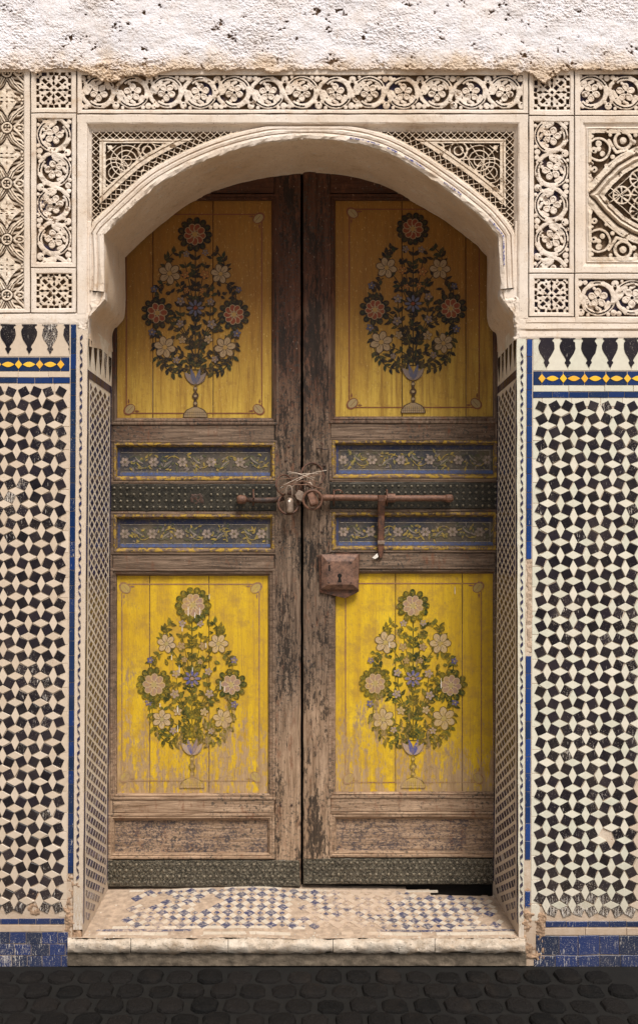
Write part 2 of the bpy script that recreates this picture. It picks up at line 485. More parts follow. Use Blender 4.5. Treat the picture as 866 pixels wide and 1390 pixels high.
def m_worn(name, col, col2):
    """tile trodden down and filmed over with dried mortar in broad patches"""
    g = G(name)
    r = g.orand(); c = g.mix(r, col, col2)
    n = g.noise(70, 5, .75); big = g.noise(3.1, 4, .65, g.scale(g.pos(), (1, 1.2, 0), (.35, 0, 0))); x = g.sep(g.pos())[0]
    c = g.mix(g.mr(n, .48, .60, 0, .8), c, (.50, .42, .34))
    worn = g.math('ADD', g.math('ADD', g.math('MULTIPLY', big, 1.3), g.math('MULTIPLY', n, .55)), g.mr(g.math('ABSOLUTE', g.math('SUBTRACT', x, .20)), .30, .08, 0, .22))
    worn = g.math('ADD', worn, g.mr(x, -.70, -.86, 0, .12))
    k = g.mr(worn, .99, 1.14, 0, .93)
    c = g.mix(k, c, (.50, .375, .275))
    return g.out(c, g.mr(k, 0, 1, .4, .9), g.bump(n, .0025, .7), spec=.35)
M_stepb = m_worn("worn_cobalt_glaze", (.040, .046, .115), (.10, .095, .125))
M_stepw = m_worn("worn_white_glaze", (.62, .54, .44), (.54, .46, .36))
M_grout = m_grout("lime_grout", (.64, .545, .445))
M_jam = m_grout("jamb_glaze_ground", (.84, .76, .64))
M_earth = m_plain("exposed_earth_mortar", (.40, .26, .165), .95, 90, .006, .5)
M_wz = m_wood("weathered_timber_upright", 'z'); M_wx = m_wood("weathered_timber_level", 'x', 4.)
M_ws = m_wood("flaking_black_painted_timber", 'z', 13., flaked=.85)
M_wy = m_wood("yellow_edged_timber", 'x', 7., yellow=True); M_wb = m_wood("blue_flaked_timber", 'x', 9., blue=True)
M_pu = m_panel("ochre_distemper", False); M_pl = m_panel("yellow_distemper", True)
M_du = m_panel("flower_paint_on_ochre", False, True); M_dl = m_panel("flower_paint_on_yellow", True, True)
M_fr = m_frieze("blue_grey_paint"); M_frd = m_frieze("scroll_paint", True)
M_iron = m_iron("rusty_iron"); M_rod = m_iron("brown_iron_rod", (.20, .095, .056), (.075, .036, .024), .15)
M_irond = m_iron("dark_iron", (.10, .05, .032), (.02, .015, .013))
M_steel = m_iron("worn_grey_steel", (.36, .27, .21), (.17, .12, .09), .5, .45)
M_strap = m_strap("black_iron_strap", .1, .1); M_kick = m_strap("speckled_iron_plate", .62, .85)
M_stud = m_iron("worn_stud_iron", (.24, .20, .14), (.05, .045, .035), .3, .42)
M_dark = m_plain("dark_hollow", (.012, .010, .009), .95)
def m_nose():
    g = G("pale_worn_stone")
    n = g.noise(14, 6, .75); f = g.noise(120, 4, .7); z = g.sep(g.pos())[2]
    c = g.mix(g.mr(n, .35, .65), (.64, .55, .45), (.40, .30, .21))
    zl = ZC + (715 - 1291) * S
    low = g.math('ADD', g.mr(z, zl + .022, zl - .012, 0, .5), g.math('SUBTRACT', n, .5))
    c = g.mix(g.mr(low, .12, .40, 0, .85), c, (.25, .165, .09))
    c = g.mix(g.mr(f, .60, .66, 0, .8), c, (.06, .055, .03))
    return g.out(c, .75, g.bump(g.math('ADD', n, f), .006, .9))
M_stone = m_nose()
def m_pave():
    g = G("dark_basalt")
    n = g.noise(26, 5, .75); f = g.noise(150, 4, .7); b = g.noise(4, 4, .6)
    c = g.mix(g.orand(), (.005, .005, .005), (.014, .012, .011))
    c = g.mix(g.mr(n, .4, .7, 0, .5), c, (.015, .013, .012)); c = g.mix(g.mr(f, .62, .72, 0, .5), c, (.05, .045, .04))
    c = g.mix(g.mr(b, .54, .70, 0, .5), c, (.026, .020, .016))
    return g.out(c, g.mr(n, .3, .7, .6, .9), g.bump(g.math('ADD', n, f), .006, 1.), spec=.1)
M_pave = m_pave()
M_mort = m_plain("dark_paving_joint", (.008, .007, .006), .95)
M_dirt = m_plain("dust_and_mortar", (.47, .35, .255), .95, 120, .004, .4)
M_wire = m_plain("rusty_wire", (.22, .115, .07), .6); M_straw = m_plain("pale_wire", (.62, .50, .40), .6)
M_drip = m_plain("white_splashes", (.80, .74, .66), .8)

# ================================================================= STRUCTURE OF THE WALL
# street
mb = MB()
box(mb, -14, 14, -.95, .0, -.3, -.012)
unseen_ground = MB(); box(unseen_ground, -14, 14, -30, -.951, -.3, .004)
unseen_ground = unseen_ground.build("unseen_ground", m_plain("pale_unseen_ground", (.42, .36, .29), .95, 40, .006, .4)); unseen_ground['kind'] = 'structure'  # unseen ground beyond the setts, made pale to bounce light onto the soffit
pav = mb.build("street_pavement", M_mort); pav['kind'] = 'structure'
def sett():
    """a rounded cobble cut roughly square"""
    pts = []
    for k in range(12):
        w = 2 * PI * k / 12; c, q = math.cos(w), math.sin(w); rr = 1 / max(abs(c) ** 4 + abs(q) ** 4, 1e-6) ** .25
        pts.append((.052 * c * rr * random.uniform(.90, 1.03), .045 * q * rr * random.uniform(.90, 1.03)))
    v = []; f = []
    for k, (s_, h_) in enumerate(((1, .05), (1, .014), (.93, .005), (.74, .0), (.4, -.002))): v += [(x * s_, h_ + random.uniform(-.0012, .0012), z * s_) for x, z in pts]
    for k in range(4):
        for i in range(12): f.append((k * 12 + i, k * 12 + (i + 1) % 12, (k + 1) * 12 + (i + 1) % 12, (k + 1) * 12 + i))
    f.append(tuple(range(48, 60)))
    return v, f
setts = [sett() for _ in range(8)]
sm = []
for v, f in setts:
    b = MB(); b.add([(x, -z, -y) for x, y, z in v], f); sm.append(b.mesh("paving_stone"))
n = 0
for r in range(9):
    yy = -.085 - r * .097
    for i in range(21 if r < 6 else 17):
        xx = -1.2 + i * .118 + (.059 if r % 2 else 0) + random.uniform(-.004, .004)
        mk("paving_stone", sm[random.randrange(8)], M_pave, pav, (xx, yy, .003 + random.uniform(-.007, .005)), (random.uniform(-.07, .07), random.uniform(-.07, .07), random.choice((0, PI)) + random.uniform(-.09, .09)))

# the masonry and its rough render above the frieze
wall = empty("rendered_house_wall", P(413, 92, 0), "rough white rendered wall with brown pits and cracks above the carved frieze", "wall")
mb = MB()
XL, XR = -1.9, 1.95
zt = P(0, -330)[2]
box(mb, XL, P(121, 0)[0] - .09, .055, 1.3, -.2, zt); box(mb, P(701, 0)[0] + .09, XR, .055, 1.3, -.2, zt)
box(mb, P(121, 0)[0] - .0899, P(701, 0)[0] + .0899, .06, 1.3, P(0, 160)[2], zt)
mb.build("masonry", M_dark, wall)
mb = MB(); box(mb, -1.2, 1.2, 1.0, 1.05, -.1, 3.6); box(mb, -1.2, 1.2, .47, 1.0, -.02, .12); mb.build("room_behind", M_dark, wall)
xs = np.concatenate([np.linspace(-220, -6, 50), np.arange(-4, 872, 1.15), np.linspace(874, 1060, 44)])
ys = np.concatenate([np.linspace(-330, -10, 60), np.arange(-8, 122, 1.15)])
X, Y = np.meshgrid(xs, ys)
h = fbm(X * .012, Y * .012, 3) * .022 + fbm(X * .05, Y * .08 + 7, 4) * .008
lump = fbm(X * .17 + 9 + fbm(Y * .1, X * .1, 3) * 2, Y * .26, 5, .6)
flat = sstep(-.12, .14, fbm(X * .014 + 60, Y * .02, 3))
h += (np.abs(lump) * .011 + fbm(X * .5, Y * .6, 3) * .0055) * (.30 + .85 * flat)
pit = sstep(.10, .24, fbm(X * .045 + 40, Y * .06 + 11, 5, .65)) * sstep(-.02, .16, fbm(X * .3 + 4, Y * .3, 3))
crumb = sstep(70, 92, Y + fbm(X * .05, Y * 0 + 3, 4) * 34) + .9 * np.exp(-((X - 150) / 60) ** 2) * sstep(70, 96, Y)
rel = .56 + fbm(X * .2 + 33, Y * .26, 4) * .55 - pit * .75 - crumb * np.clip(.12 + fbm(X * .25, Y * .3 + 8, 4, .7) * 1.1, -.1, .5)
h -= pit * .014 + crumb * (-.004 + .024 * np.abs(fbm(X * .16 + 5, Y * .2, 4, .6)))
edge = 94 + fbm(X * .035 + 2, X * 0 + 1, 4, .6) * 6 + fbm(X * .16, X * 0 + 3, 4, .7) * 6
for (c_, w_, a_) in ((150, 34, 15), (52, 10, 5), (205, 12, 8), (372, 12, 5), (738, 16, 17), (700, 8, 6)): edge = edge + a_ * np.exp(-((X - c_) / w_) ** 2)
d = -.012 - h
d = np.where(Y > edge, lerp(d, .03, np.clip((Y - edge) / 3, 0, 1)), d)
mk("render_coat", grid_mesh("render_coat", Pa(X, Y, d), attr=rel, smooth=False), M_ren, wall)

# ================================================================= CARVED STUCCO
def ring(X, Y, cx, cy, R): return np.abs(np.hypot(X - cx, Y - cy) - R)
def disc(X, Y, cx, cy): return np.hypot(X - cx, Y - cy)
def seg(X, Y, ax, ay, bx, by):
    dx, dy = bx - ax, by - ay; L = dx * dx + dy * dy + 1e-9
    t = np.clip(((X - ax) * dx + (Y - ay) * dy) / L, 0, 1)
    return np.hypot(X - ax - t * dx, Y - ay - t * dy)
def pline(X, Y, pts):
    m = np.full(X.shape, 1e9)
    for a, b in zip(pts[:-1], pts[1:]): m = np.minimum(m, seg(X, Y, *a, *b))
    return m
def rnd(dd, w, e=1.1):          # raised rounded bead of half width w
    return np.clip((w - dd) / e, 0, 1) * (1 - .10 * np.clip(dd / w, 0, 1) ** 2)
def cut(h, dd, w, depth, e=.8): return np.minimum(h, 1 - depth * np.clip((w - dd) / e + .3, 0, 1))
def flower(X, Y, cx, cy, R, rot=0, n=5):
    h = np.zeros(X.shape)
    for k in range(n):
        a = rot + 2 * PI * k / n
        ca, sa_ = math.cos(a), math.sin(a)
        u_ = ((X - cx) * ca + (Y - cy) * sa_ - R * .60) / 1.12; v_ = -(X - cx) * sa_ + (Y - cy) * ca
        pe = np.hypot(u_, v_) 
        h = np.maximum(h, rnd(pe, R * .41, .9) * np.where(pe < R * .2, .86, 1.))
    for k in range(n):
        a = rot + 2 * PI * (k + .5) / n
        h = np.where(seg(X, Y, cx, cy, cx + R * math.cos(a), cy + R * math.sin(a)) < .5, h * .72, h)
    h = np.maximum(h, rnd(disc(X, Y, cx, cy), R * .33, 1))
    return np.where(disc(X, Y, cx, cy) < R * .15, .1, h)
def scroll(u, v, pitch, H, ph=0):
    """running vine: u along, v across (-H..H)"""
    out = np.zeros(u.shape)
    cell = np.floor(u / pitch).astype(int)
    lx = u - (cell + .5) * pitch
    sg = np.where(cell % 2 == 0, 1., -1.)
    for off in (-1, 0, 1):
        s = np.where(off == 0, sg, -sg)
        x = lx - off * pitch; y = v * s
        R = H - 3.2
        ang = np.arctan2(y, x)
        r0 = np.hypot(x, y)
        # ring opening out into the next one
        Rr = R * (1 - .10 * np.clip(ang, 0, PI) / PI)
        dd = np.abs(r0 - Rr)
        h = rnd(dd, 4.0, 1.0)
        h = np.where((np.abs(r0 - Rr - .4) < .8) & (np.abs(ang) < 2.5) & (np.abs(ang) > .45), h * .15, h)
        h = np.where((ang > 2.35) & (ang < 2.95), 0, h)
        out = np.maximum(out, h)
        # connecting stem from the foot of this ring over to the top of the next
        t = pline(x, y, [(R * .3, R * .98), (R * .8, R * .62), (R * 1.12, 0.5), (R * 1.32, -R * .5), (R * 1.75, -R * .93)])
        out = np.maximum(out, rnd(t, 3.4, 1.0))
        # leaf inside the ring
        lf = seg(x, y, -R * .80, -R * .05, -R * .42, -R * .66)
        out = np.maximum(out, rnd(lf, 4.2, 1.1) * .95)
        lf = seg(x, y, -R * .10, -R * .62, R * .12, -R * .74)
        out = np.maximum(out, rnd(lf, 3.2, 1.1) * .9)
        lf = seg(x, y, R * .66, -R * .30, R * .50, -R * .60)
        out = np.maximum(out, rnd(lf, 3.4, 1.1) * .9)
        out = np.maximum(out, rnd(disc(x, y, -R * .25, R * .62), 3.2, 1.1) * .9)
        # trefoils between rings
        for (a, b, r) in ((pitch * .5, R * .92, 5.6), (pitch * .5 - 5, R * .66, 3.6), (pitch * .5 + 4.5, R * .64, 3.6), (pitch * .46, -R * .95, 5.0), (pitch * .30, -R * 1.05, 3.6), (-pitch * .38, R * .99, 4.2), (-pitch * .30, -R * 1.08, 3.2)):
            out = np.maximum(out, rnd(disc(x, y, a, b), r, 1.0))
        out = np.where(disc(x, y, pitch * .5, R * .80) < .95, .15, out)
        out = np.where(disc(x, y, -R * .62, -R * .40) < .8, .2, out)
        f = flower(x, y, 0, 0, R * .64, .35 + off)
        out = np.maximum(out, np.where(r0 < R * .70, f, 0))
        out = np.where(r0 < R * .095, .1, out)
    return out
def star(x, y, a):
    """pierced eight-fold star panel; a = half width"""
    X = np.abs(x); Y = np.abs(y); A = np.maximum(X, Y); B = np.minimum(X, Y)
    k = a / 18.
    h = np.full(x.shape, 1.)
    def hole(dd): return np.clip(.5 + dd / .9, 0, 1)
    def quad(cx, cy, rx, ry, ang):
        c, s_ = math.cos(ang), math.sin(ang)
        p = ((A - cx * k) * c + (B - cy * k) * s_); q = (-(A - cx * k) * s_ + (B - cy * k) * c)
        return np.maximum(np.abs(p) - rx * k, np.abs(q) - ry * k)
    h = np.minimum(h, hole(X + Y - 1.9 * k))
    h = np.minimum(h, hole(quad(4.6, 4.6, 2.1, 1.7, PI / 4)))
    h = np.minimum(h, hole(np.abs(A - 6.6 * k) * .45 + B - 1.2 * k))
    h = np.minimum(h, hole(np.abs(A - 12.2 * k) * .5 + B - 1.5 * k))
    h = np.minimum(h, hole(quad(9.6, 8.6, 2.4, 1.0, .85)))
    h = np.minimum(h, hole(quad(16.2, 9.6, 1.6, 2.4, 0)))
    h = np.minimum(h, hole(quad(16.6, 2.6, 1.4, 1.9, .2)))
    h = np.minimum(h, hole(quad(17, 17, 1.6, 1.6, 0)))
    h = np.minimum(h, hole(disc(A, B, 11.6 * k, 5.4 * k) - .8 * k))
    h = np.minimum(h, hole(disc(A, B, 14.0 * k, 13.0 * k) - .7 * k))
    return h
def carve(name, parent, x0, y0, x1, y1, fn, dtop=.004, rng=.019, mat=M_cv, step=.72, mask=None, warp=.8, lip=True):
    nx = int((x1 - x0) / step) + 1; ny = int((y1 - y0) / step) + 1
    X, Y = np.meshgrid(np.linspace(x0, x1, nx), np.linspace(y0, y1, ny))
    WX = X + fbm(X * .11 + 5, Y * .11, 3) * warp * 1.6; WY = Y + fbm(X * .11 + 50, Y * .11 + 9, 3) * warp * 1.6
    h = np.clip(fn(WX, WY), 0, 1)
    worn = 1 - .25 * sstep(.05, .3, fbm(X * .06 + 8, Y * .06, 3))
    hh = h * worn
    brk = sstep(.19, .27, fbm(X * .085 + 31, Y * .085 + 4, 4, .6))
    hh = hh * (1 - .55 * brk); h = h * (1 - .25 * brk)
    hh = np.maximum(hh, np.clip(.10 + fbm(X * .12 + 3, Y * .12 + 8, 3) * .9, 0, .35))
    d = dtop + (1 - hh) * rng + fbm(X * .25, Y * .25, 3) * .0034 + fbm(X * .03, Y * .03, 2) * .004
    keep = None
    if mask is not None:
        mk_ = mask(X, Y); keep = mk_[:-1, :-1] & mk_[1:, 1:]
    return mk(name, grid_mesh(name, Pa(X, Y, d), keep, h, smooth=False), mat, parent)
def slab_frame(name, parent, o, i, mat=M_st, front=0., back=.024, gap=.7):
    mb = MB()
    x0, y0, x1, y1 = o; x0 += gap; y0 += gap; x1 -= gap; y1 -= gap
    a0, b0, a1, b1 = i
    rings(mb, [(x0, y0, x1, y1, back), (x0, y0, x1, y1, front + .0025), (x0 + .7, y0 + .7, x1 - .7, y1 - .7, front),
               (a0 - 1.2, b0 - 1.2, a1 + 1.2, b1 + 1.2, front + .0006), (a0, b0, a1, b1, front + .004), (a0 + .3, b0 + .3, a1 - .3, b1 - .3, back)], 9, .55)
    return mb.build(name, mat, parent, smooth=False)

fr = empty("carved_frieze", P(413, 154, .02), "long carved vine scroll frieze with blue ground above the arch, under the white render", "stucco frieze")
mb = MB(); pprism(mb, rect(-185, 90, 1020, 158), .026, .055, .0); mb.build("backing", M_earth, fr)
s1 = slab_frame("carved_slab", fr, (105, 92, 717, 154.5), (112, 102, 709, 149))
carve("vine_carving", s1, 111, 101, 710, 150, lambda X, Y: scroll(X - 112, Y - 125.5, 45.8, 22.5))
for (o, i) in (((42, 92, 104.5, 153.5), (50, 98, 97, 147)), ((717, 93, 779, 157), (724, 102, 773, 149))):
    s1 = slab_frame("carved_slab", fr, o, i)
    cx, cy = (i[0] + i[2]) / 2, (i[1] + i[3]) / 2
    carve("star_carving", s1, i[0] - 1, i[1] - 1, i[2] + 1, i[3] + 1, lambda X, Y: star(X - cx, Y - cy, 24.), rng=.02)
s1 = slab_frame("carved_slab", fr, (779, 94, 1016, 157), (787, 101, 1010, 150))
carve("vine_carving", s1, 786, 100, 935, 151, lambda X, Y: scroll(X - 778, Y - 125.5, 47, 23.5))
mb = MB(); pprism(mb, rect(934, 100, 1011, 151), .006, .03, .001); mb.build("plain_field", M_st, s1)

def arab(X, Y):
    """left panel: lobed four-point stars on a trellis of leaves"""
    cy0, per, cx = 135.5, 75.8, 10.
    y = (Y - cy0 + per / 2) % per - per / 2; x = X - cx
    ax, ay = np.abs(x), np.abs(y)
    h = np.zeros(X.shape)
    # pointed star
    dd = pline(ax, ay, [(0, 20), (3.5, 12), (7, 9), (12, 4.2), (19, 0)])
    inside = (ax / 19 + ay / 20) < .98
    h = np.maximum(h, np.where((np.power(ax / 20, .74) + np.power(ay / 27, .74) < 1) | (disc(ax, ay, 0, 0) < 8.5), .95, 0))
    h = cut(h, np.abs(ax - 7.2) * .42 + np.abs(ay - 2.6) * 1.5, 1.3, .9)
    h = cut(h, np.abs(ay - 10) * .32 + ax, 1.0, .9)
    h = cut(h, disc(ax, ay, 0, 3) * .8, 1.0, .8)
    # trellis leaves running diagonally from the rosettes
    t = pline(ax, ay, [(4, 31), (9, 22), (16, 15), (24, 10)]); h = np.maximum(h, rnd(t, 3.4, 1.0)); h = np.where(t < .6, h * .35, h)
    t = pline(ax, ay, [(14, 22), (19, 21), (22, 17)]); h = np.maximum(h, rnd(t, 1.8, 1.0))
    t = seg(ax, ay, 10, 37, 24, 22); h = np.maximum(h, rnd(t, 2.2, 1.0))
    # ribbed leaf filling behind the trellis
    rb = (ax * .70 + ay * .72 + 2.5 * np.sin(ax * .25)) % 4.6
    h = np.maximum(h, .62 * np.clip((1.75 - np.abs(rb - 2.3)) / .7, 0, 1))
    # side palmettes
    t = np.abs(np.hypot((ax - 17) / 1.5, ay - per / 2) - 4.4); h = np.maximum(h, rnd(t, 1.7, .9))
    h = np.maximum(h, rnd(disc((ax - 17) / 1.6, ay, 0, per / 2), 2.2, .9))
    h = np.maximum(h, rnd(disc(ax, ay, 20.5, 4.5), 2.6, .9)); h = np.maximum(h, rnd(disc(ax, ay, 21.5, 0), 2.2, .9))
    # rosette
    r = np.hypot(x, ay - per / 2)
    h = np.where(r < 9, rnd(np.abs(r - 6.3), 2.0, .9), h)
    h = np.where(r < 5.0, np.maximum(h, flower(x, ay, 0, per / 2, 5.0, PI / 4, 4)), h)
    return h
cl = empty("carved_stucco_panel", P(50, 425, .02), "carved stucco beside the arch, with pointed star trellis and upright vine scroll of four flowers", "stucco panel")
mb = MB(); pprism(mb, rect(-185, 158.6, 117, 440), .030, .055, .0); pprism(mb, rect(-185, 91, -22.5, 158), .01, .026, .001); pprism(mb, rect(-185, 158.6, -23, 426), .01, .0299, .001); mb.build("backing", M_earth, cl)
s1 = slab_frame("carved_slab", cl, (-22, 92, 42, 425), (-13, 98, 33, 419), M_st)
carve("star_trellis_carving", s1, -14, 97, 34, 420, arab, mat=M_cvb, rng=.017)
s1 = slab_frame("carved_slab", cl, (42, 153.5, 104.5, 363.5), (50, 161, 98, 356))
carve("vine_carving", s1, 49, 160, 99, 357, lambda X, Y: scroll(Y - 160, X - 74, 47, 23.5))
s1 = slab_frame("carved_slab", cl, (42, 363.5, 104.5, 425), (50, 371.5, 98, 418.5))
carve("star_carving", s1, 49, 370.5, 99, 419.5, lambda X, Y: star(X - 74, Y - 395, 24.), rng=.02, mat=M_cvb)

cr = empty("carved_stucco_panel", P(790, 440, .02), "carved stucco beside the arch, with pointed cartouche, vine scrolls and deep blue hollows", "stucco panel")
mb = MB(); pprism(mb, rect(705, 158.6, 1020, 458), .030, .055, .0); mb.build("backing", M_earth, cr)
s1 = slab_frame("carved_slab", cr, (717, 157, 779, 371), (724, 165, 772, 364))
carve("vine_carving", s1, 723, 164, 773, 365, lambda X, Y: scroll(Y - 161.5, X - 748, 46.8, 23.5))
s1 = slab_frame("carved_slab", cr, (717, 371, 779, 430), (725, 378.5, 771, 424))
carve("star_carving", s1, 724, 377.5, 772, 425, lambda X, Y: star(X - 748, Y - 401, 23.5), rng=.02)
s1 = slab_frame("carved_slab", cr, (779, 371, 1016, 437), (785, 379, 1010, 430))
carve("vine_carving", s1, 784, 378, 935, 431, lambda X, Y: scroll(X - 766 + 24, Y - 404.5, 46, 24.5))
mb = MB(); pprism(mb, rect(934, 378, 1011, 431), .006, .03, .001); mb.build("plain_field", M_st, s1)
def cart(X, Y):
    cy = 265.; ay = np.abs(Y - cy)
    h = np.zeros(X.shape)
    # ogee band: outline point (799,265) rising to (866,212) and rounding off towards (905,200)
    pts = [(797, 0), (806, 7), (820, 24), (838, 41), (856, 52), (878, 61), (905, 65)]
    dd = pline(X, ay, pts)
    below = ay < np.interp(X, [p[0] for p in pts], [p[1] for p in pts])
    sdv = np.where(below, dd, -dd)          # positive inside
    # corner carving
    cxx, cyy = 811., 62.
    r = disc(X, ay, 812, 62)
    o = rnd(np.abs(r - 15), 2.4, 1.)
    o = np.maximum(o, rnd(np.minimum(disc(X, ay, 806, 61), disc(X, ay, 812, 70)), 5.2, 1.))
    o = np.maximum(o, rnd(np.minimum(disc(X, ay, 817, 56), disc(X, ay, 812, 63)), 4.5, 1.))
    o = np.where(disc(X, ay, 805, 60) < 1.3, .1, o)
    r2 = disc(X, ay, 845, 74)
    o = np.maximum(o, rnd(np.abs(r2 - 11), 3.0, 1.)); o = np.maximum(o, rnd(r2, 5.5, 1.)); o = np.where(np.abs(r2 - 6.5) < 1, .15, o)
    o = np.maximum(o, rnd(pline(X, ay, [(826, 74), (832, 64), (836, 58), (850, 62)]), 3.0, 1.))
    o = np.maximum(o, rnd(disc(X, ay, 806, 35), 5, 1)); o = np.maximum(o, rnd(disc(X, ay, 803, 43), 3, 1)); o = np.where(disc(X, ay, 806, 35) < 1.2, .1, o)
    o = np.maximum(o, rnd(disc(X, ay, 801, 22), 4, 1)); o = np.maximum(o, rnd(disc(X, ay, 828, 82), 3.5, 1))
    r3 = disc(X, ay, 880, 78); o = np.maximum(o, rnd(np.abs(r3 - 9), 2.6, 1)); o = np.maximum(o, flower(X, ay, 880, 78, 6))
    o = np.maximum(o, rnd(pline(X, ay, [(801, 14), (812, 27), (826, 42), (842, 54), (860, 63), (905, 77)]), 2.4, 1.)); o = np.maximum(o, rnd(disc(X, ay, 822, 40), 3.4, 1)); o = np.maximum(o, rnd(disc(X, ay, 831, 52), 4, 1)); o = np.maximum(o, rnd(disc(X, ay, 859, 72), 4.5, 1)); o = np.maximum(o, rnd(disc(X, ay, 862, 82), 4., 1)); o = np.maximum(o, rnd(disc(X, ay, 803, 80), 3.6, 1))
    rim = (X < 802.5) | (ay > 84.) | (sdv > -7)
    o = np.where(rim, 1, o)
    # inner pierced rosettes
    i = np.zeros(X.shape)
    for (cx, c2) in ((843, 0), (866, 22), (868, 0), (892, 38), (892, 12), (917, 20)):
        r = disc(X, ay, cx, c2); a = np.arctan2(ay - c2, X - cx)
        i = np.maximum(i, rnd(np.abs(r - 11.5), 1.9, .9))
        i = np.maximum(i, np.where(r < 11.5, np.clip((np.cos(a * 8) * .5 + .5 - .40) * 3, 0, 1) * .95, 0))
        i = np.where(r < 2.2, .95, i); i = np.where(r < .9, .1, i)
    i = np.maximum(i, rnd(np.abs(np.abs(X - 840) * .8 - ay), 1.7, .9))
    i = np.maximum(i, rnd(np.abs((X - 822) * .9 - ay - 3), 1.5, .9))
    i = np.where(sdv < 15, 1, i)
    h = np.where(sdv > 0, i, o)
    band = np.clip(1 - np.abs(sdv - 4.5) / 5.5, 0, 1)
    h = h * .80
    prof = .52 + .48 * np.clip(1 - np.abs(sdv - 5.5) / 3.0, 0, 1) - .35 * np.clip(1 - np.abs(sdv - .6) / 1.6, 0, 1)
    h = np.where(np.abs(sdv - 4) < 6.0, prof, h)
    return h
mb = MB()
rings(mb, [(779.5, 157.5, 1015, 370.5, .028), (779.5, 157.5, 1015, 370.5, .003), (780.5, 158.5, 1014, 369.5, 0), (790, 166, 1005, 362, .001), (792, 168, 1003, 360, .006),
           (794, 172, 1001, 357, .010), (796.5, 174, 999, 355.5, .004), (798.5, 176, 997, 353.5, .010), (799, 176.5, 996.5, 353, .028)], 9, .5)
s1 = mb.build("carved_slab", M_st, cr)
carve("cartouche_carving", s1, 798, 175.5, 935, 354, cart, dtop=.000, rng=.026, mat=M_cvb, step=.68)
mb = MB(); pprism(mb, rect(934, 175, 998, 354), .008, .03, .001); mb.build("plain_field", M_st, s1)
# string mouldings under the panels
mb = MB()
def hmould(mb, x0, x1, prof):
    n = max(2, int((x1 - x0) / 8)); V = []
    xs = np.linspace(x0, x1, n)
    for (y, d) in prof:
        V.append(Pa(xs, y + fbm(xs * .05 + y, xs * 0 + 2, 3) * 1.2, d + fbm(xs * .06, xs * 0 + y, 3) * .003))
    k = len(mb.v); 
    vs = np.concatenate(V).tolist()
    fs = [(r * n + i, (r + 1) * n + i, (r + 1) * n + i + 1, r * n + i + 1) for r in range(len(prof) - 1) for i in range(n - 1)]
    mb.add(vs, fs)
hmould(mb, 704, 1018, [(430, .028), (430.5, .006), (431, .002), (437.5, .0), (438, .006), (439, .006), (439.4, .0), (446, -.002), (447, .001), (447.6, .008), (449, .008), (449.5, .001), (457, .000), (460, .002), (460.4, .012)])
mb.build("string_moulding", M_st, cr)
mb = MB()
hmould(mb, -185, 118, [(425, .028), (425.5, .006), (426.5, .001), (432, .0), (438, .001), (441, .003), (442, .012)])
mb.build("string_moulding", M_st, cl)

# ================================================================= ARCH
arch = empty("plaster_arch", P(413, 430, .1), "low horseshoe arch of tan plaster with corbel feet, over the painted double door", "arch")
F = [(119.5, 470), (119.5, 448), (120.5, 436), (122, 424), (128, 419), (136, 413), (143, 406), (143.5, 360), (141, 318), (160, 300), (183, 278), (214, 250), (255, 228), (290, 213), (330, 200), (370, 191.5), (410, 189),
     (450, 190), (488, 195), (522, 205), (560, 225), (612, 261), (654, 294), (677, 322), (678, 360), (678, 400), (684, 410), (690, 420), (698, 428), (701, 436), (701.5, 448), (701.5, 470)]
B = [(154, 478), (153.5, 458), (153, 449), (158, 445), (162, 441), (168, 436), (171.5, 429), (171, 385), (170.5, 350), (190, 330), (224, 300), (255, 277), (290, 261), (322, 250.5), (356, 243), (385, 239), (410, 236),
     (437, 236), (480, 240), (527, 254), (578, 284), (612, 305), (640, 327), (660.5, 348), (660, 385), (660, 430), (662, 438), (665, 445), (670, 451), (674, 454), (674.5, 462), (674.5, 478)]
F = np.array(F, float); B = np.array(B, float)
# refine the curve between the given points
def refine(A, B_, sub):
    a, b = [], []
    for i in range(len(A) - 1):
        n = sub if 8 <= i <= 22 else 3
        for k in range(n):
            t = k / n; a.append(lerp(A[i], A[i + 1], t)); b.append(lerp(B_[i], B_[i + 1], t))
    a.append(A[-1]); b.append(B_[-1])
    return np.array(a), np.array(b)
Fr, Br = refine(F, B, 8)
def smooth(A, n=6, keep=()):
    A = A.copy()
    for _ in range(n):
        A2 = A.copy(); A2[1:-1] = (A[:-2] + A[2:] + 2 * A[1:-1]) / 4
        for k in keep: A2[k] = A[k]
        A = A2
    return A
kp = [24, 24 + 8 * 15]
Fs = smooth(Fr, 8, kp); Bs = smooth(Br, 8, kp)
ns = 16; V = []
N = len(Fs)
for j in range(ns + 1):
    t = j / ns
    # ring 0: the arris, slightly rounded
    tt = t
    fw = Pa(Fs[:, 0], Fs[:, 1], 0.004); bw = Pa(Bs[:, 0], Bs[:, 1], D + .012)
    Wp = lerp(fw, bw, tt)
    nz = fbm(np.arange(N) * .23 + 3, np.full(N, t * 5.), 4) * .010
    # displace radially around the middle of the opening
    c = np.array([0, 0, P(0, 430)[2]]); rad = Wp - c; rad[:, 1] = 0
    rad /= np.linalg.norm(rad, axis=1)[:, None]
    Wp = Wp + rad * (nz[:, None] + (-.0 if j else .004 + np.abs(fbm(np.arange(N) * .9, np.zeros(N), 3))[:, None] * .012))
    if j == 0: Wp[:, 1] -= .0
    V.append(Wp)
mk("soffit", grid_mesh("soffit", np.array(V)), M_arch, arch)
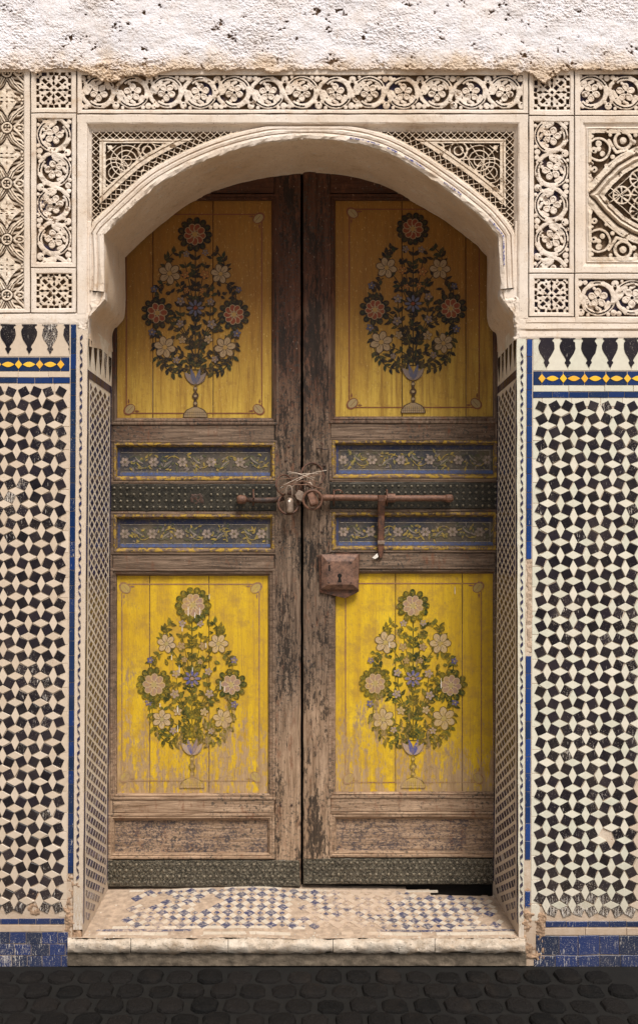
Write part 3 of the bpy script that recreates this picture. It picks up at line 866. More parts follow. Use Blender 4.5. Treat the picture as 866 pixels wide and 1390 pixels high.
# moulded band that follows the arris on the face
def normals(A):
    T = np.zeros_like(A); T[1:-1] = A[2:] - A[:-2]; T[0] = A[1] - A[0]; T[-1] = A[-1] - A[-2]
    T /= np.linalg.norm(T, axis=1)[:, None] + 1e-9
    return np.stack([T[:, 1], -T[:, 0]], -1)
i0, i1 = 18, N - 19
A = Fs[i0:i1 + 1]; nn = normals(A)
# resolve the two shoulders
prof = [(-.6, .014), (.3, .004), (1.5, .000), (5.5, -.003), (8.2, .0005), (8.8, .007), (9.6, .007), (10.2, .001), (13.5, -.001), (15, .004), (15.5, .010), (16.5, .010), (17.2, .004), (20.5, .004), (21.5, .010), (22.2, .030)]
V = []
for k, (o, dd) in enumerate(prof):
    jig = fbm(np.arange(len(A)) * .31 + k * 3, np.full(len(A), k * .4), 3)
    j2 = fbm(np.arange(len(A)) * .9 + k * 3, np.full(len(A), 9.), 3)
    off = o + jig * (4.0 if k < 4 else 1.2) + (j2 * 2.2 if k < 4 else 0)
    # limit the band to the field between the frame members
    q = A + nn * off[:, None]
    q[:, 0] = np.clip(q[:, 0], 122 + (22.2 - o) * .18, 698 - (22.2 - o) * .18); q[:, 1] = np.maximum(q[:, 1], 171 + (22.2 - o) * .7)
    V.append(Pa(q[:, 0], q[:, 1], dd + j2 * (.009 if k < 5 else .0035)))
mk("arch_moulding", grid_mesh("arch_moulding", np.array(V), smooth=False), M_st, arch)
# blue paint left on the moulding, right side
mb = MB()
for (a, b) in ((118, 136), (138, 150), (154, 162)):
    pass
V = []
mb = MB(); gbp = G("flaking_blue_paint"); nb_ = gbp.noise(110, 5, .8)
M_bp = gbp.out(gbp.mix(gbp.mr(nb_, .47, .55), (.60, .52, .45), (.04, .045, .20)), .8)
idx = [i for i in range(len(A)) if (A[i, 0] > 470)]
prev = None
for i in idx:
    w = .9 + 1.1 * abs(float(fbm(i * .7, 3.3, 2))) * 2
    if float(fbm(i * .45, 8.1, 2)) < -.10:
        if mb.v: mb.build("blue_paint_streak", M_bp, arch)
        mb = MB(); prev = None; continue
    q0 = A[i] + nn[i] * (6.2 - w); q1 = A[i] + nn[i] * (6.2 + w)
    if q0[1] > 392: continue
    cur = (P(q0[0], q0[1], -.0062), P(q1[0], q1[1], -.0062))
    if prev: mb.add([prev[0], prev[1], cur[1], cur[0]], [(0, 1, 2, 3)])
    prev = cur
if mb.v: mb.build("blue_paint_streak", M_bp, arch)
# lumps of plaster at the corbels and the face under them
def patch(name, parent, x0, y0, x1, y1, mat, d0, amp, seed=0, fr_=.12, mask=None, attr=False, step=1.0, edge=3.):
    nx = int((x1 - x0) / step) + 2; ny = int((y1 - y0) / step) + 2
    X, Y = np.meshgrid(np.linspace(x0, x1, nx), np.linspace(y0, y1, ny))
    e = np.minimum(np.minimum(X - x0, x1 - X), np.minimum(Y - y0, y1 - Y))
    n = fbm(X * fr_ + seed, Y * fr_ + seed, 5, .6)
    w = np.clip((e + fbm(X * .15 + seed, Y * .15, 4, .6) * edge * 3) / edge, 0, 1)
    d = d0 - n * amp * 2 + (1 - w) * .02
    keep = w > .05
    if mask is not None: keep &= mask(X, Y)
    return mk(name, grid_mesh(name, Pa(X, Y, d), keep[:-1, :-1] & keep[1:, 1:]), mat, parent)
mb = MB()
# face of the wall between the frame and the jamb, below the shoulders
for side, pts in ((0, [(117, 300), (124, 300), (126, 396), (143, 396), (143, 406), (136, 414), (128, 420), (123, 425), (121, 436), (119, 470), (104, 470), (104, 430), (110, 300)]),
                  (1, [(699, 300), (706, 300), (714, 430), (714, 470), (702, 470), (702, 436), (698, 428), (690, 420), (684, 411), (678.5, 402), (678.5, 392), (696, 392), (696, 380)])):
    mb = MB(); pprism(mb, pts, .010, .05, .003); mb.build("corbel_face", M_st, arch)
cl0 = lambda x0, x1: (lambda X, Y: (X > x0) & (X < x1))
patch("plaster_lump", arch, 104.5, 424, 121, 449, M_st, .000, .006, 3, .10)
patch("plaster_lump", arch, 120, 404, 142.5, 434, M_st, .006, .006, 5, .12, lambda X, Y: Y < 433 - (X - 120) * 1.15)
patch("plaster_lump", arch, 680, 404, 703, 434, M_st, .004, .008, 8, .12, lambda X, Y: Y < 404 + (X - 680) * 1.25)
patch("plaster_lump", arch, 696, 400, 716, 463, M_st, .000, .006, 9, .10)

# the raised frame round the spandrels
mb = MB()
def vmould(mb, prof, y0, y1):
    n = max(2, int((y1 - y0) / 8)); ys = np.linspace(y0, y1, n); V = []
    for (x, d) in prof: V.append(Pa(x + fbm(ys * .05 + x, ys * 0 + 5, 3) * .9, ys, d + fbm(ys * .06, ys * 0 + x, 3) * .003))
    vs = np.concatenate(V).tolist()
    mb.add(vs, [(r * n + i, r * n + i + 1, (r + 1) * n + i + 1, (r + 1) * n + i) for r in range(len(prof) - 1) for i in range(n - 1)])
vmould(mb, [(105, .03), (105.2, .003), (106, .000), (117, .000), (118.5, .003), (120, .012), (123, .022), (126.5, .029)], 156, 426)
vmould(mb, [(716.6, .03), (716.4, .003), (715.5, .000), (705, .000), (703, .003), (701.5, .012), (699, .022), (696, .029)], 156, 432)
hmould(mb, 105.2, 716.4, [(155.2, .03), (155.6, .002), (156.5, -.0005), (166, -.0005), (168, .003), (169.5, .012), (173, .023), (179.5, .0295)])
mb.build("spandrel_frame", M_st, arch)

Af = smooth(Fr, 8, kp)
ctr = Af[20:N - 20:3]
def spandrel(X, Y, mir):
    # distance outside the arris, and position along it
    best = np.full(X.shape, 1e9); sa = np.zeros(X.shape); acc = 0
    for a, b in zip(ctr[:-1], ctr[1:]):
        dx, dy = b - a; L2 = dx * dx + dy * dy; L = math.sqrt(L2)
        t = np.clip(((X - a[0]) * dx + (Y - a[1]) * dy) / L2, 0, 1)
        dd = np.hypot(X - a[0] - t * dx, Y - a[1] - t * dy)
        m = dd < best; best = np.where(m, dd, best); sa = np.where(m, acc + t * L, sa); acc += L
    x = (696 - X) if mir else (X - 126); y = Y - 179.5
    h = np.ones(X.shape)
    def lat(s_, o, p, w):
        a = ((s_ / p + o / w) % 1.); b = ((s_ / p - o / w) % 1.)
        l = np.minimum(np.minimum(a, 1 - a), np.minimum(b, 1 - b)) * p
        return np.clip((1.35 - l) / .8, 0, 1) * .92
    border = (x < 9.5) | (y < 9)
    h = np.where(x < 9.5, lat(y, x, 9.0, 9.5), h)
    h = np.where((y < 9) & (y < x), lat(x, y, 9.4, 9.), h)
    off = best - 22
    band = (off < 11)
    h = np.where(band & ~border, lat(sa, off, 9.0, 11.), h)
    h = np.where((off < 1.2), 1, h)
    # fillets
    ins = (x > 18) & (y > 15) & (off > 21.5)
    fil = ~border & ~band
    g_ = np.minimum(np.minimum(np.abs(x - 13.5), np.abs(y - 12.5)), np.abs(off - 17))
    h = np.where(fil & ~ins, np.where(g_ < .7, .7, 1.), h)
    # knotted strapwork
    u = x - 18; v = y - 15
    cx, cy = 28, 24
    k = np.zeros(X.shape)
    r = np.hypot(u - cx, v - cy)
    for R in (7, 14, 21): k = np.maximum(k, rnd(np.abs(r - R), 1.35, .8))
    r = np.hypot(u - 12, v - 40)
    for R in (8, 14, 20): k = np.maximum(k, np.where((v > 18), rnd(np.abs(r - R), 1.3, .8), 0))
    r = np.hypot(u - 56, v - 10)
    for R in (6, 12): k = np.maximum(k, rnd(np.abs(r - R), 1.6, .8))
    r = np.hypot(u - 82, v - 5)
    k = np.maximum(k, rnd(np.abs(r - 6), 1.8, .8)); k = np.maximum(k, rnd(r, 2.2, .8))
    r = np.hypot(u - 6, v - 66); k = np.maximum(k, rnd(np.abs(r - 5), 1.6, .8)); k = np.maximum(k, rnd(r, 1.8, .8))
    for (a, b, c_, d_) in ((2, 3, 40, 44), (5, 22, 60, 22), (22, 2, 22, 60), (40, 2, 6, 50), (58, 0, 30, 40), (66, 2, 100, 10), (2, 56, 12, 84), (3, 12, 14, 3)):
        k = np.maximum(k, rnd(seg(u, v, a, b, c_, d_), 1.25, .8))
    for (a, b, r_) in ((6, 6, 4), (34, 50, 4), (48, 34, 4), (70, 14, 3.5), (12, 60, 3.5), (96, 4, 3), (44, 8, 3)):
        k = np.maximum(k, rnd(disc(u, v, a, b), r_, .9))
    h = np.where(ins, np.maximum(k * .95, .0), h)
    return h
def offdist(X, Y):
    best = np.full(X.shape, 1e9)
    for a, b in zip(ctr[:-1], ctr[1:]):
        dx, dy = b - a; L2 = dx * dx + dy * dy
        t = np.clip(((X - a[0]) * dx + (Y - a[1]) * dy) / L2, 0, 1)
        best = np.minimum(best, np.hypot(X - a[0] - t * dx, Y - a[1] - t * dy))
    yl = np.interp(X, ctr[:, 0], ctr[:, 1])
    return np.where(Y < yl, best, -best)
msk = lambda X, Y: (offdist(X, Y) > 17)
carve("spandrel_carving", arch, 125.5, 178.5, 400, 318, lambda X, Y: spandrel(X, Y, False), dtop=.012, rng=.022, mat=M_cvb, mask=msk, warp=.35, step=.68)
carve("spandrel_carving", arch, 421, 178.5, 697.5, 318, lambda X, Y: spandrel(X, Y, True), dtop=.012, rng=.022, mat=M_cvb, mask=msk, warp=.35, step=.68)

# ================================================================= TILED WALLS
def quad_mesh(name, pts, th=.006, ch=.0008, proud=0.):
    b = MB(); v, f = prism(pts, -proud, th, ch); b.add(v, f); return b.mesh(name)
TH = math.radians(25)
def tiled_wall(label, left):
    tw = empty("tiled_wall", P(45 if left else 800, GY, 0), label, "wall")
    lean = (lambda y: -(y - 450) / 800 * 4.5) if left else (lambda y: -(y - 450) / 800 * 3.)
    mb = MB()
    if left: pprism(mb, [(-190, GY + 3), (103 + lean(GY), GY + 3), (106, 440), (-190, 440)], .0045, .055, 0)
    else: pprism(mb, [(712 + lean(GY), GY + 3), (1020, GY + 3), (1020, 458), (712, 458)], .0045, .055, 0)
    core = mb.build("grout_bed", M_grout, tw)
    if left:
        px_, py_, x0, y0, nr = 17.0, 17.96, 83.5, 531.7, 40; xdir = -1; nvis = 6; nall = 16
        x_edge = 94.5
    else:
        px_, py_, x0, y0, nr = 17.65, 17.6, 735., 551.3, 40; xdir = 1; nvis = 8; nall = 17
        x_edge = 724.
    p = (px_ + py_) / 2 * S
    a = p * .682
    vers = []
    for k in range(5):
        h = a / 2; vers.append(quad_mesh("black_tile", [(sx * h + random.uniform(-.0014, .0014), sz * h + random.uniform(-.0014, .0014)) for sx, sz in ((-1, -1), (1, -1), (1, 1), (-1, 1))], ch=.0009))
    A_, B_ = p * .640, p * .325
    wv = []
    for k in range(5):
        wv.append(quad_mesh("white_tile", [(-A_ + random.uniform(-.001, .001), random.uniform(-.001, .001)), (0, -B_ + random.uniform(-.001, .001)), (A_, 0), (random.uniform(-.001, .001), B_)], ch=.0007))
    holes = [(45, 1236, 9), (88, 1215, 7)] if left else [(828, 1134, 9), (735, 1238, 8)]
    def free(x, y):
        return all((x - a_) ** 2 + (y - b_) ** 2 > r_ ** 2 for a_, b_, r_ in holes)
    nb = nw = 0
    mbb, mbw = MB(), MB()
    def put(kind, x, y, rot, vis):
        nonlocal nb, nw
        if not free(x, y): return
        loc = P(x, y, random.uniform(-.0009, .0007))
        me = random.choice(vers if kind == 'b' else wv)
        cnt = nb if kind == 'b' else nw
        if vis and cnt < 300:
            mk("black_tile" if kind == 'b' else "white_tile", me, (M_blk if kind == 'b' else (M_wht if left else M_wht2)), tw, loc, (random.uniform(-.045, .045), rot, random.uniform(-.045, .045)))
            if kind == 'b': nb += 1
            else: nw += 1
        else:
            c, s_ = math.cos(rot), math.sin(rot); b = mbb if kind == 'b' else mbw
            vs = [(loc[0] + v.co.x * c + v.co.z * s_, loc[1] + v.co.y, loc[2] - v.co.x * s_ + v.co.z * c) for v in me.vertices]
            b.add(vs, [tuple(pp.vertices) for pp in me.polygons])
    if not vers[0].materials:
        for m_ in vers: m_.materials.append(M_blk)
        for m_ in wv: m_.materials.append(M_wht if left else M_wht2)
    for i in range(nall):
        for j in range(nr):
            x = x0 + xdir * i * px_ + lean(y0 + j * py_) * (1 if i < 12 else 1); y = y0 + j * py_
            x += random.uniform(-.5, .5); y += random.uniform(-.5, .5)
            sgn = 1 if (i + j) % 2 == 0 else -1
            put('b', x, y, sgn * TH + random.uniform(-.09, .09), i < nvis)
    for i in range(nall - 1):
        for j in range(-1, nr):
            # the hole between four squares: a rhombus lying or standing
            x = x0 + xdir * (i + .5) * px_; y = y0 + (j + .5) * py_; x += lean(y)
            standing = ((i + j) % 2 == 0)
            if left: standing = not standing
            rot = (PI / 2 if standing else 0) + random.uniform(-.04, .04)
            if j == -1 or j == nr - 1: continue
            put('w', x, y, rot, i < nvis)
    bx0, bx1 = ((84.5, 95.2) if left else (723.3, 735))
    yq = y0 - 11
    while yq < y0 + nr * py_ - 6:
        e = min(yq + random.uniform(24, 34), y0 + nr * py_ - 5); b = MB()
        pprism(b, [(bx0 + lean(e), e - .4), (bx1 + lean(e), e - .4), (bx1 + lean(yq), yq + .4), (bx0 + lean(yq), yq + .4)], .0028, .006, .0006); b.build("border_tile", M_wht if left else M_wht2, tw); yq = e
    xq = -190 if left else 735.5; xe = 84 if left else 1018
    while xq < xe - 3:
        e = min(xq + random.uniform(28, 40), xe); b = MB()
        pprism(b, rect(xq + .4, y0 - 11, e - .4, y0), .0029, .006, .0006); pn_ = b.build("border_tile", M_wht if left else M_wht2, tw); xq = e
    mbb.build("black_tile_mass", M_blks, tw, stuff=True); mbw.build("white_tile_mass", M_whts, tw, stuff=True)
    # courses above the pattern
    if left: xe0, xe1, ym, yb, yc, yt = -190, 95.5, 440, 484.5, 512.5, 520; pm, cm0 = 28.5, 97
    else: xe0, xe1, ym, yb, yc, yt = 723, 1018, 458.5, 503.5, 532, 539.5; pm, cm0 = 28.75, 741.5
    mbf = MB()
    k = 0; xx = cm0
    ms = [(-10, 0), (10, 0), (10.4, 1.2), (8.2, 2.6), (7.6, 4.4), (9.6, 6.4), (10.6, 10), (10.3, 15), (8.3, 20.5), (5.2, 25.5), (3.0, 29), (2.3, 31.2), (3.8, 32.6), (3.9, 34.6), (2.3, 35.8), (1.6, 38.2), (0, 40.4),
          (-1.6, 38.2), (-2.3, 35.8), (-3.9, 34.6), (-3.8, 32.6), (-2.3, 31.2), (-3.0, 29), (-5.2, 25.5), (-8.3, 20.5), (-10.3, 15), (-10.6, 10), (-9.6, 6.4), (-7.6, 4.4), (-8.2, 2.6), (-10.4, 1.2)]
    while (xx > -180 if left else xx < 1010):
        pts = [(xx + a_ * random.uniform(.95, 1.05) + random.uniform(-.3, .3), ym + b_ + random.uniform(-.3, .3)) for a_, b_ in ms]
        pts = [(min(max(a_, xe0 + .5), xe1 - .7), b_) for a_, b_ in pts] if left else pts
        # background tile then the finial tile standing slightly proud of it
        b = MB(); pprism(b, rect(max(xx - pm, xe0) + .3, ym, min(xx, xe1) - .3, yb - .6), .0028, .006, .0006); b.build("white_tile", M_wht if left else M_wht2, tw)
        b = MB(); pprism(b, [(a_, b_) for a_, b_ in pts][::-1], .0004, .006, .0006); b.build("finial_tile", M_blk, tw)
        xx += -pm if left else pm; k += 1
    # blue band with yellow lozenges and almonds
    xx = cm0
    yy0, yy1 = yb + .6, yb + 19.2; ymid = (yy0 + yy1) / 2 + .3
    xx = 25.5 + 28.6 * 2 if left else 735.2
    rng_ = [25.7 + 28.6 * q for q in range(2, -8, -1)] if left else [735.2 + 29 * q for q in range(0, 10)]
    for xc in rng_:
        x_a, x_b = (xc, xc + 28.6)
        if left: x_b = min(x_b, xe1 - .5)
        if x_b - x_a > 3:
            b = MB(); pprism(b, rect(x_a + .3, yy0, x_b - .3, yy1), .0024, .006, .0007); b.build("blue_tile", M_blu, tw)
        L = 8.6; mx = xc + 14.3
        if mx + L < 1020 and (not left or mx + L < xe1 + 9):
            pts = [(mx + L * t, ymid - 3.6 * math.cos(t * PI / 2)) for t in np.linspace(-1, 1, 9)] + [(mx + L * t, ymid + 3.6 * math.cos(t * PI / 2)) for t in np.linspace(1, -1, 9)][1:-1]
            pts = [(min(q[0], xe1 - .4) if left else q[0], q[1]) for q in pts]
            b = MB(); pprism(b, pts, .0004, .006, .0005); b.build("yellow_tile", M_yel, tw)
        b = MB(); pprism(b, [(xc - 5, ymid), (xc, ymid + 6), (xc + 5, ymid), (xc, ymid - 6)], .0002, .006, .0005); b.build("yellow_tile", M_yel, tw)
    if not left:
        b = MB(); pprism(b, rect(723.6, yy0, 734.8, yy1), .0024, .006, .0007); b.build("blue_tile", M_blu, tw)
    def course(y0_, y1_, x_a, x_b, w, mat, name, jit=.4, d=.001, skip=lambda x: False):
        x = x_a
        while x < x_b - 2:
            ww = w * random.uniform(.85, 1.15); e = min(x + ww, x_b)
            if not skip((x + e) / 2):
                b = MB(); pprism(b, [(x + .35, y1_ + random.uniform(-jit, jit)), (e - .35, y1_ + random.uniform(-jit, jit)), (e - .35, y0_ + random.uniform(-jit, jit)), (x + .35, y0_ + random.uniform(-jit, jit))], d + random.uniform(-.0006, .0006), .008, .0008)
                b.build(name, mat, tw)
            x = e
    W_ = M_wht if left else M_wht2
    course(yb + 20, yc - .6, xe0, xe1, 44, W_, "white_tile")
    course(yc, yt, xe0, xe1, 24, M_blu, "blue_tile")
    # foot of the wall
    if left:
        lx = 92.
        course(1247.5, 1254.5, -190, 88, 22, M_blu, "blue_tile")
        course(1256, 1265, -190, 86, 60, M_grout, "border_tile")
        course(1266, 1281, -190, 93, 23, M_blu, "blue_tile", .6)
        course(1282, 1297, -190, 93, 23, M_blu, "blue_tile", .6)
        course(1298, 1313, -190, 93, 23, M_blu, "blue_tile", .6)
    else:
        course(1251, 1258.5, 740, 1018, 26, M_blu, "blue_tile")
        course(1260, 1269, 738, 1018, 60, M_grout, "border_tile")
        course(1270.5, 1296, 727, 1018, 30, M_blu, "blue_tile", .9)
        course(1297.5, 1315, 724, 1018, 33, M_blu, "blue_tile", .9)
    # upright blue course beside the door
    y = ym + (0 if left else 2)
    xa = 96.5 if left else 715.0
    yend = 1186 if left else 1232
    while y < yend:
        h = random.uniform(17, 22) if left else random.uniform(20, 26); e = min(y + h, yend)
        my = (y + e) / 2
        gone = (not left) and (758 < my < 884 or 1176 < my < 1216)
        if not gone:
            b = MB(); pprism(b, [(xa + lean(e) + .2, e - .35), (xa + 7.2 + lean(e), e - .35), (xa + 7.2 + lean(y), y + .35), (xa + lean(y) + .2, y + .35)], .0008 + random.uniform(-.0006, .0006), .008, .0008)
            b.build("blue_tile", M_blu if left else M_blr, tw)
        y = e
    # broken places
    if left:
        patch("broken_plaster", tw, 86, 1182, 112, 1282, M_earth, .004, .014, 2, .13, edge=4, step=.9)
        patch("broken_plaster", tw, 35, 1212, 58, 1248, M_earth, .003, .007, 21, .15, edge=5, step=.9)
    else:
        patch("broken_plaster", tw, 706, 1224, 742, 1306, M_earth, .004, .014, 6, .12, edge=4, step=.9)
        patch("broken_plaster", tw, 820, 1124, 838, 1144, M_earth, .005, .005, 26, .2, edge=3, step=.9)
        patch("broken_plaster", tw, 713, 758, 724, 886, M_dirt, .0035, .004, 12, .16, edge=1.5, step=.9)
        patch("broken_plaster", tw, 711, 1174, 722, 1220, M_earth, .006, .006, 14, .16, edge=1.5, step=.9)
    return tw
random.seed(3)
TWL = tiled_wall("zellige wall whose black squares are most worn at the foot, with pointed star trellis carving above it", True)
TWR = tiled_wall("zellige wall of black squares and white lozenges, with a gap in its upright blue course beside the door", False)

# ================================================================= JAMBS
q0_, q1_ = 448., 1296.
def jamb(label, left):
    j = empty("door_jamb", P(119 if left else 701, 1272, .1), label, "door jamb")
    def xf(q): return (119.5 - (q - 455) * .0085 if left else 701 + (q - 455) * .003)
    k = (CD + D) / CD
    def bx(q):
        t = (q - 410) / (1266 - 410)
        return ((lerp(153.5, 147.5, t) if left else lerp(675., 668., t)) - 413) * S * k
    def J(u, q, n=0.):
        X = lerp((xf(q) - 413) * S, bx(q), u); sgn = 1 if left else -1
        return (X + sgn * n, u * D, ZC + (715 - q) * S)
    # bed: reveal, then the strip on the face
    qs = np.linspace(q0_ - 10, q1_ - (24 if left else 14), 60); us = np.linspace(0, 1, 14)
    V = np.array([[J(u, q, float(fbm(u * 3 + 9, q * .012, 3)) * .0016 - .0012) for q in qs] for u in us])
    mk("reveal_bed", grid_mesh("reveal_bed", V), M_jam, j)
    mb = MB()
    xs0 = (lambda q: 104.5 - (q - 450) / 800 * 4.5) if left else (lambda q: 713.6 - (q - 450) / 800 * 3.)
    qs = np.linspace(446 if left else 460, 1262 if left else 1290, 70)
    V = []
    for t in np.linspace(0, 1, 4):
        V.append(Pa(lerp(xs0(qs), xf(qs) + (0 if left else 0), t) + (fbm(qs * .06, qs * 0 + 4, 3) * 1.6 if t == 1 else 0), qs, .0005 + fbm(qs * .05, qs * 0 + t * 3, 3) * .003))
    mk("edge_strip", grid_mesh("edge_strip", np.array(V)), M_wht if left else M_wht2, j)
    # little slanting lozenges on the strip
    mb = MB(); y = 454 if left else 468; s_ = 1
    while y < (1190 if left else 1245):
        t = .42
        cx = lerp(xs0(y), xf(y), t)
        pprism(mb, [(cx - 1.5 * s_, y + 8.2), (cx + 1.6 + .3 * s_, y + 4.6), (cx + 1.5 * s_, y), (cx - 1.6 - .3 * s_, y + 3.6)], -.0035, .003, .0004)
        y += 9.4 if left else 9.6; s_ = -s_
    mb.build("small_lozenge_tile", M_blus, j, stuff=True)
    # reveal tiling: prisms given by (u, q) corners
    def jp(mb, pts, n=.0004):
        vs = [J(u, q, n) for u, q in pts] + [J(u, q, -.003) for u, q in pts]; m = len(pts)
        mb.add(vs, [tuple(range(m))] + [(i, (i + 1) % m, m + (i + 1) % m, m + i) for i in range(m)])
    mb = MB()
    # dark arris line, frame lines
    y = 505 if left else 515
    top = 512
    while y < 1256:
        e = min(y + 26, 1256)
        jp(mb, [(.02, y + .4), (.065, y + .4), (.065, e - .4), (.02, e - .4)])
        jp(mb, [(.93, y + .4), (.985, y + .4), (.985, e - .4), (.93, e - .4)])
        y = e
    u = .02
    for q in range(6):
        a_, b_ = .02 + q * .16, .02 + (q + 1) * .16 - .012
        jp(mb, [(a_, top - 11), (b_, top - 11), (b_, top), (a_, top)])
    mb.build("blue_border_tile", M_blus, j)
    mb = MB()
    for q in range(5):
        u = .10 + q * .2; w = .055
        jp(mb, [(u - w, 458), (u + w, 458), (u + w * 1.05, 468), (u + w * .7, 478), (u + .012, 488), (u, 495), (u - .012, 488), (u - w * .7, 478), (u - w * 1.05, 468)])
    mb.build("finial_tile", M_blks, j)
    mb = MB(); y = 522; r = 0
    ncol = 4; du = .75 / ncol
    while y < 1262:
        for c in range(ncol + (0 if r % 2 else 1)):
            u = .125 + (c + (.5 if r % 2 else 0)) * du
            hu = du * .31; hq = 5.0
            sc_ = 1
            ul, ur = max(.12, u - hu * sc_), min(.885, u + hu * sc_)
            jp(mb, [(ul, y), (u, y + hq * sc_), (ur, y), (u, y - hq * sc_)], .0004)
        y += 7.6; r += 1
    mb.build("diamond_tile_mass", M_blus, j, stuff=True)
    return j
JL = jamb("sunlit door jamb clad in small blue and cream diamond tiles, beside the wall with the most worn foot", True)
JR = jamb("shaded door jamb of small dark diamond tiles, its broken foot standing proud of the step", False)

# ================================================================= STEP
st = empty("door_step", P(413, 1290, 0), "worn tiled door step with rounded pale nosing and blue diamond mosaic", "door step")
zs = ZC + (715 - 1273) * S
def tread(x, y):
    """height of the tread at world x, y (numpy)"""
    b = .020 * np.exp(-((x + .28) / .34) ** 2) * sstep(.0, .40, y) + fbm(np.asarray(x) * 5 + 3, np.asarray(y) * 5, 3) * .012
    return zs + b
xs = np.linspace((96 - 413) * S, (712 - 413) * S, 230); ys = np.linspace(-.004, .60, 64)
X, Yd = np.meshgrid(xs, ys)
Z = tread(X, Yd) + fbm(X * 60, Yd * 60, 3) * .003
# broken corner under the right leaf
bk = (X > .58) & (X < .90) & (Yd > .385 + .02 * fbm(X * 30, X * 0, 3))
bk |= (X > .47) & (Yd > .44)
Z = np.where(bk, Z - .05, Z)
Z = np.where(Yd > .50, Z - .03, Z)
sb = mk("mortar_bed", grid_mesh("mortar_bed", np.stack([X, Yd, Z], -1)), M_dirt, st)
# nosing in four stones
xk = [92, 178, 310, 452, 590, 713]
for a_, b_ in zip(xk[:-1], xk[1:]):
    xs = np.linspace(a_ + .4, b_ - .4, 40); V = []
    for t in np.linspace(0, 1, 12):
        w = -PI * .12 + t * PI * .95
        r = .032
        yy = -.004 - r * math.sin(w) * (1 if w > 0 else .3) ; zz = (1285 - 10.6 * math.cos(w))
        nz = fbm(xs * .06 + t * 2, xs * 0 + t * 4, 4, .6)
        nz2 = fbm(xs * .35 + t * 5, xs * 0 + t * 9, 4, .6)
        p = Pa(xs, zz + nz * 7 + nz2 * 2.4, yy + nz * .022 + nz2 * .009)
        V.append(p)
    mk("nosing_stone", grid_mesh("nosing_stone", np.array(V)), M_stone, st)
mb = MB(); V = []
xs = np.linspace(92, 714, 200)
for yq in np.linspace(1293, GY + 3, 7): V.append(Pa(xs, yq + 0 * xs, -.010 + fbm(xs * .1, xs * 0 + yq, 4) * .012))
mk("riser", grid_mesh("riser", np.array(V)), m_plain("damp_stained_mortar", (.16, .125, .09), .95, 90, .006, .6), st)
# back-border line and front border line of the mosaic, then the mosaic itself
def tquad(mb, pts, th=.0022, n=.0):
    vs = []; 
    for x, y in pts: vs.append((x, y, float(tread(x, y)) + th))
    for x, y in pts: vs.append((x, y, float(tread(x, y)) - .004))
    m = len(pts)
    mb.add(vs, [tuple(range(m))[::-1]] + [(i, (i + 1) % m, m + (i + 1) % m, m + i) for i in range(m)])
def inmosaic(x, y):
    px = 413 + x / S
    if px < 150 or px > 688: return False
    if x > .50 and y > .36: return False
    if float(fbm(x * 5.2 + 1.5, y * 6 + 3, 3)) > .24: return False
    return .09 < y < .41
ax_, by_ = .094, .098
nbt = 0
for i in range(-10, 11):
    for jj in range(-2, 12):
        for half in (0, 1):
            x = (i + .5 * half) * ax_; y = .05 + (jj + .5 * half) * by_
            x += random.uniform(-.002, .002)
            if not inmosaic(x, y): continue
            w, dd = .0255, .029
            b = MB(); tquad(b, [(x - w, y), (x, y - dd), (x + w, y), (x, y + dd)], .0022 + random.uniform(-.0006, .0006))
            b.build("blue_tile", M_stepb, st)
            x2 = x + ax_ / 2; w, dd = .0125, .0135
            if inmosaic(x2, y):
                b = MB(); tquad(b, [(x2 - w, y), (x2, y - dd), (x2 + w, y), (x2, y + dd)], .002); b.build("small_blue_tile", M_stepb, st)
            for (sx, sy) in ((1, 1), (1, -1)):
                # white pieces between a large and a small diamond
                mx, my = x + ax_ * .25 * sx, y + by_ * .25 * sy
                if inmosaic(mx, my):
                    ux, uy = .0125, .0145 * sy; vx, vy = .0145, -.0165 * sy
                    pts = [(mx - ux * .9 - vx * .55, my - uy * .9 - vy * .55), (mx + ux * .9 - vx * .55, my + uy * .9 - vy * .55), (mx + ux * .9 + vx * .5, my + uy * .9 + vy * .5), (mx - ux * .9 + vx * .5, my - uy * .9 + vy * .5)]
                    b = MB(); tquad(b, pts if sy > 0 else pts[::-1], .002 + random.uniform(-.0006, .0006)); b.build("white_tile", M_stepw, st)
for (y0_, y1_, mat, nm, ranges) in ((.052, .066, M_stepb, "blue_tile", ((-.86, -.5), (.30, .82))), (.072, .092, M_stepw, "border_tile", ((-.80, -.05), (.40, .80))), (.408, .424, M_stepw, "border_tile", ((-.80, .55),)), (.022, .044, M_stepw, "border_tile", ((-.90, .86),))):
    for a_, b_ in ranges:
        x = a_
        while x < b_:
            e = x + random.uniform(.05, .08)
            if random.random() < .86:
                b = MB(); tquad(b, [(x + .001, y0_), (e - .001, y0_), (e - .001, y1_), (x + .001, y1_)], .0015); b.build(nm, mat, st)
            x = e
# crumbs of plaster and grit lying on the step: nobody could count them
mb = MB()
for _ in range(520):
    x = random.uniform(-.93, .88); y = random.choice((random.uniform(-.03, .05), random.uniform(0, .42)))
    if random.random() < .3: y = random.gauss(-.015, .012)
    r = random.choice((.002, .003, .004, .006)) * random.uniform(.6, 1.3)
    if y > .38: continue
    z = float(tread(x, max(y, 0))) + (0 if y > 0 else -abs(y) * .5)
    vs = [(x + r * random.uniform(.6, 1.2) * math.cos(w), y + r * random.uniform(.6, 1.2) * math.sin(w), z) for w in np.linspace(0, 2 * PI, 6)[:-1]]
    vs += [(x, y, z + r * random.uniform(.4, .9))]
    mb.add(vs, [(i, (i + 1) % 5, 5) for i in range(5)])
gr = mb.build("step_grit", m_plain("pale_and_dark_grit", (.55, .47, .38), .9, 200, .001, .6)); gr['kind'] = 'stuff'; gr['label'] = 'crumbs of plaster and grit scattered along the step'; gr['category'] = 'grit'

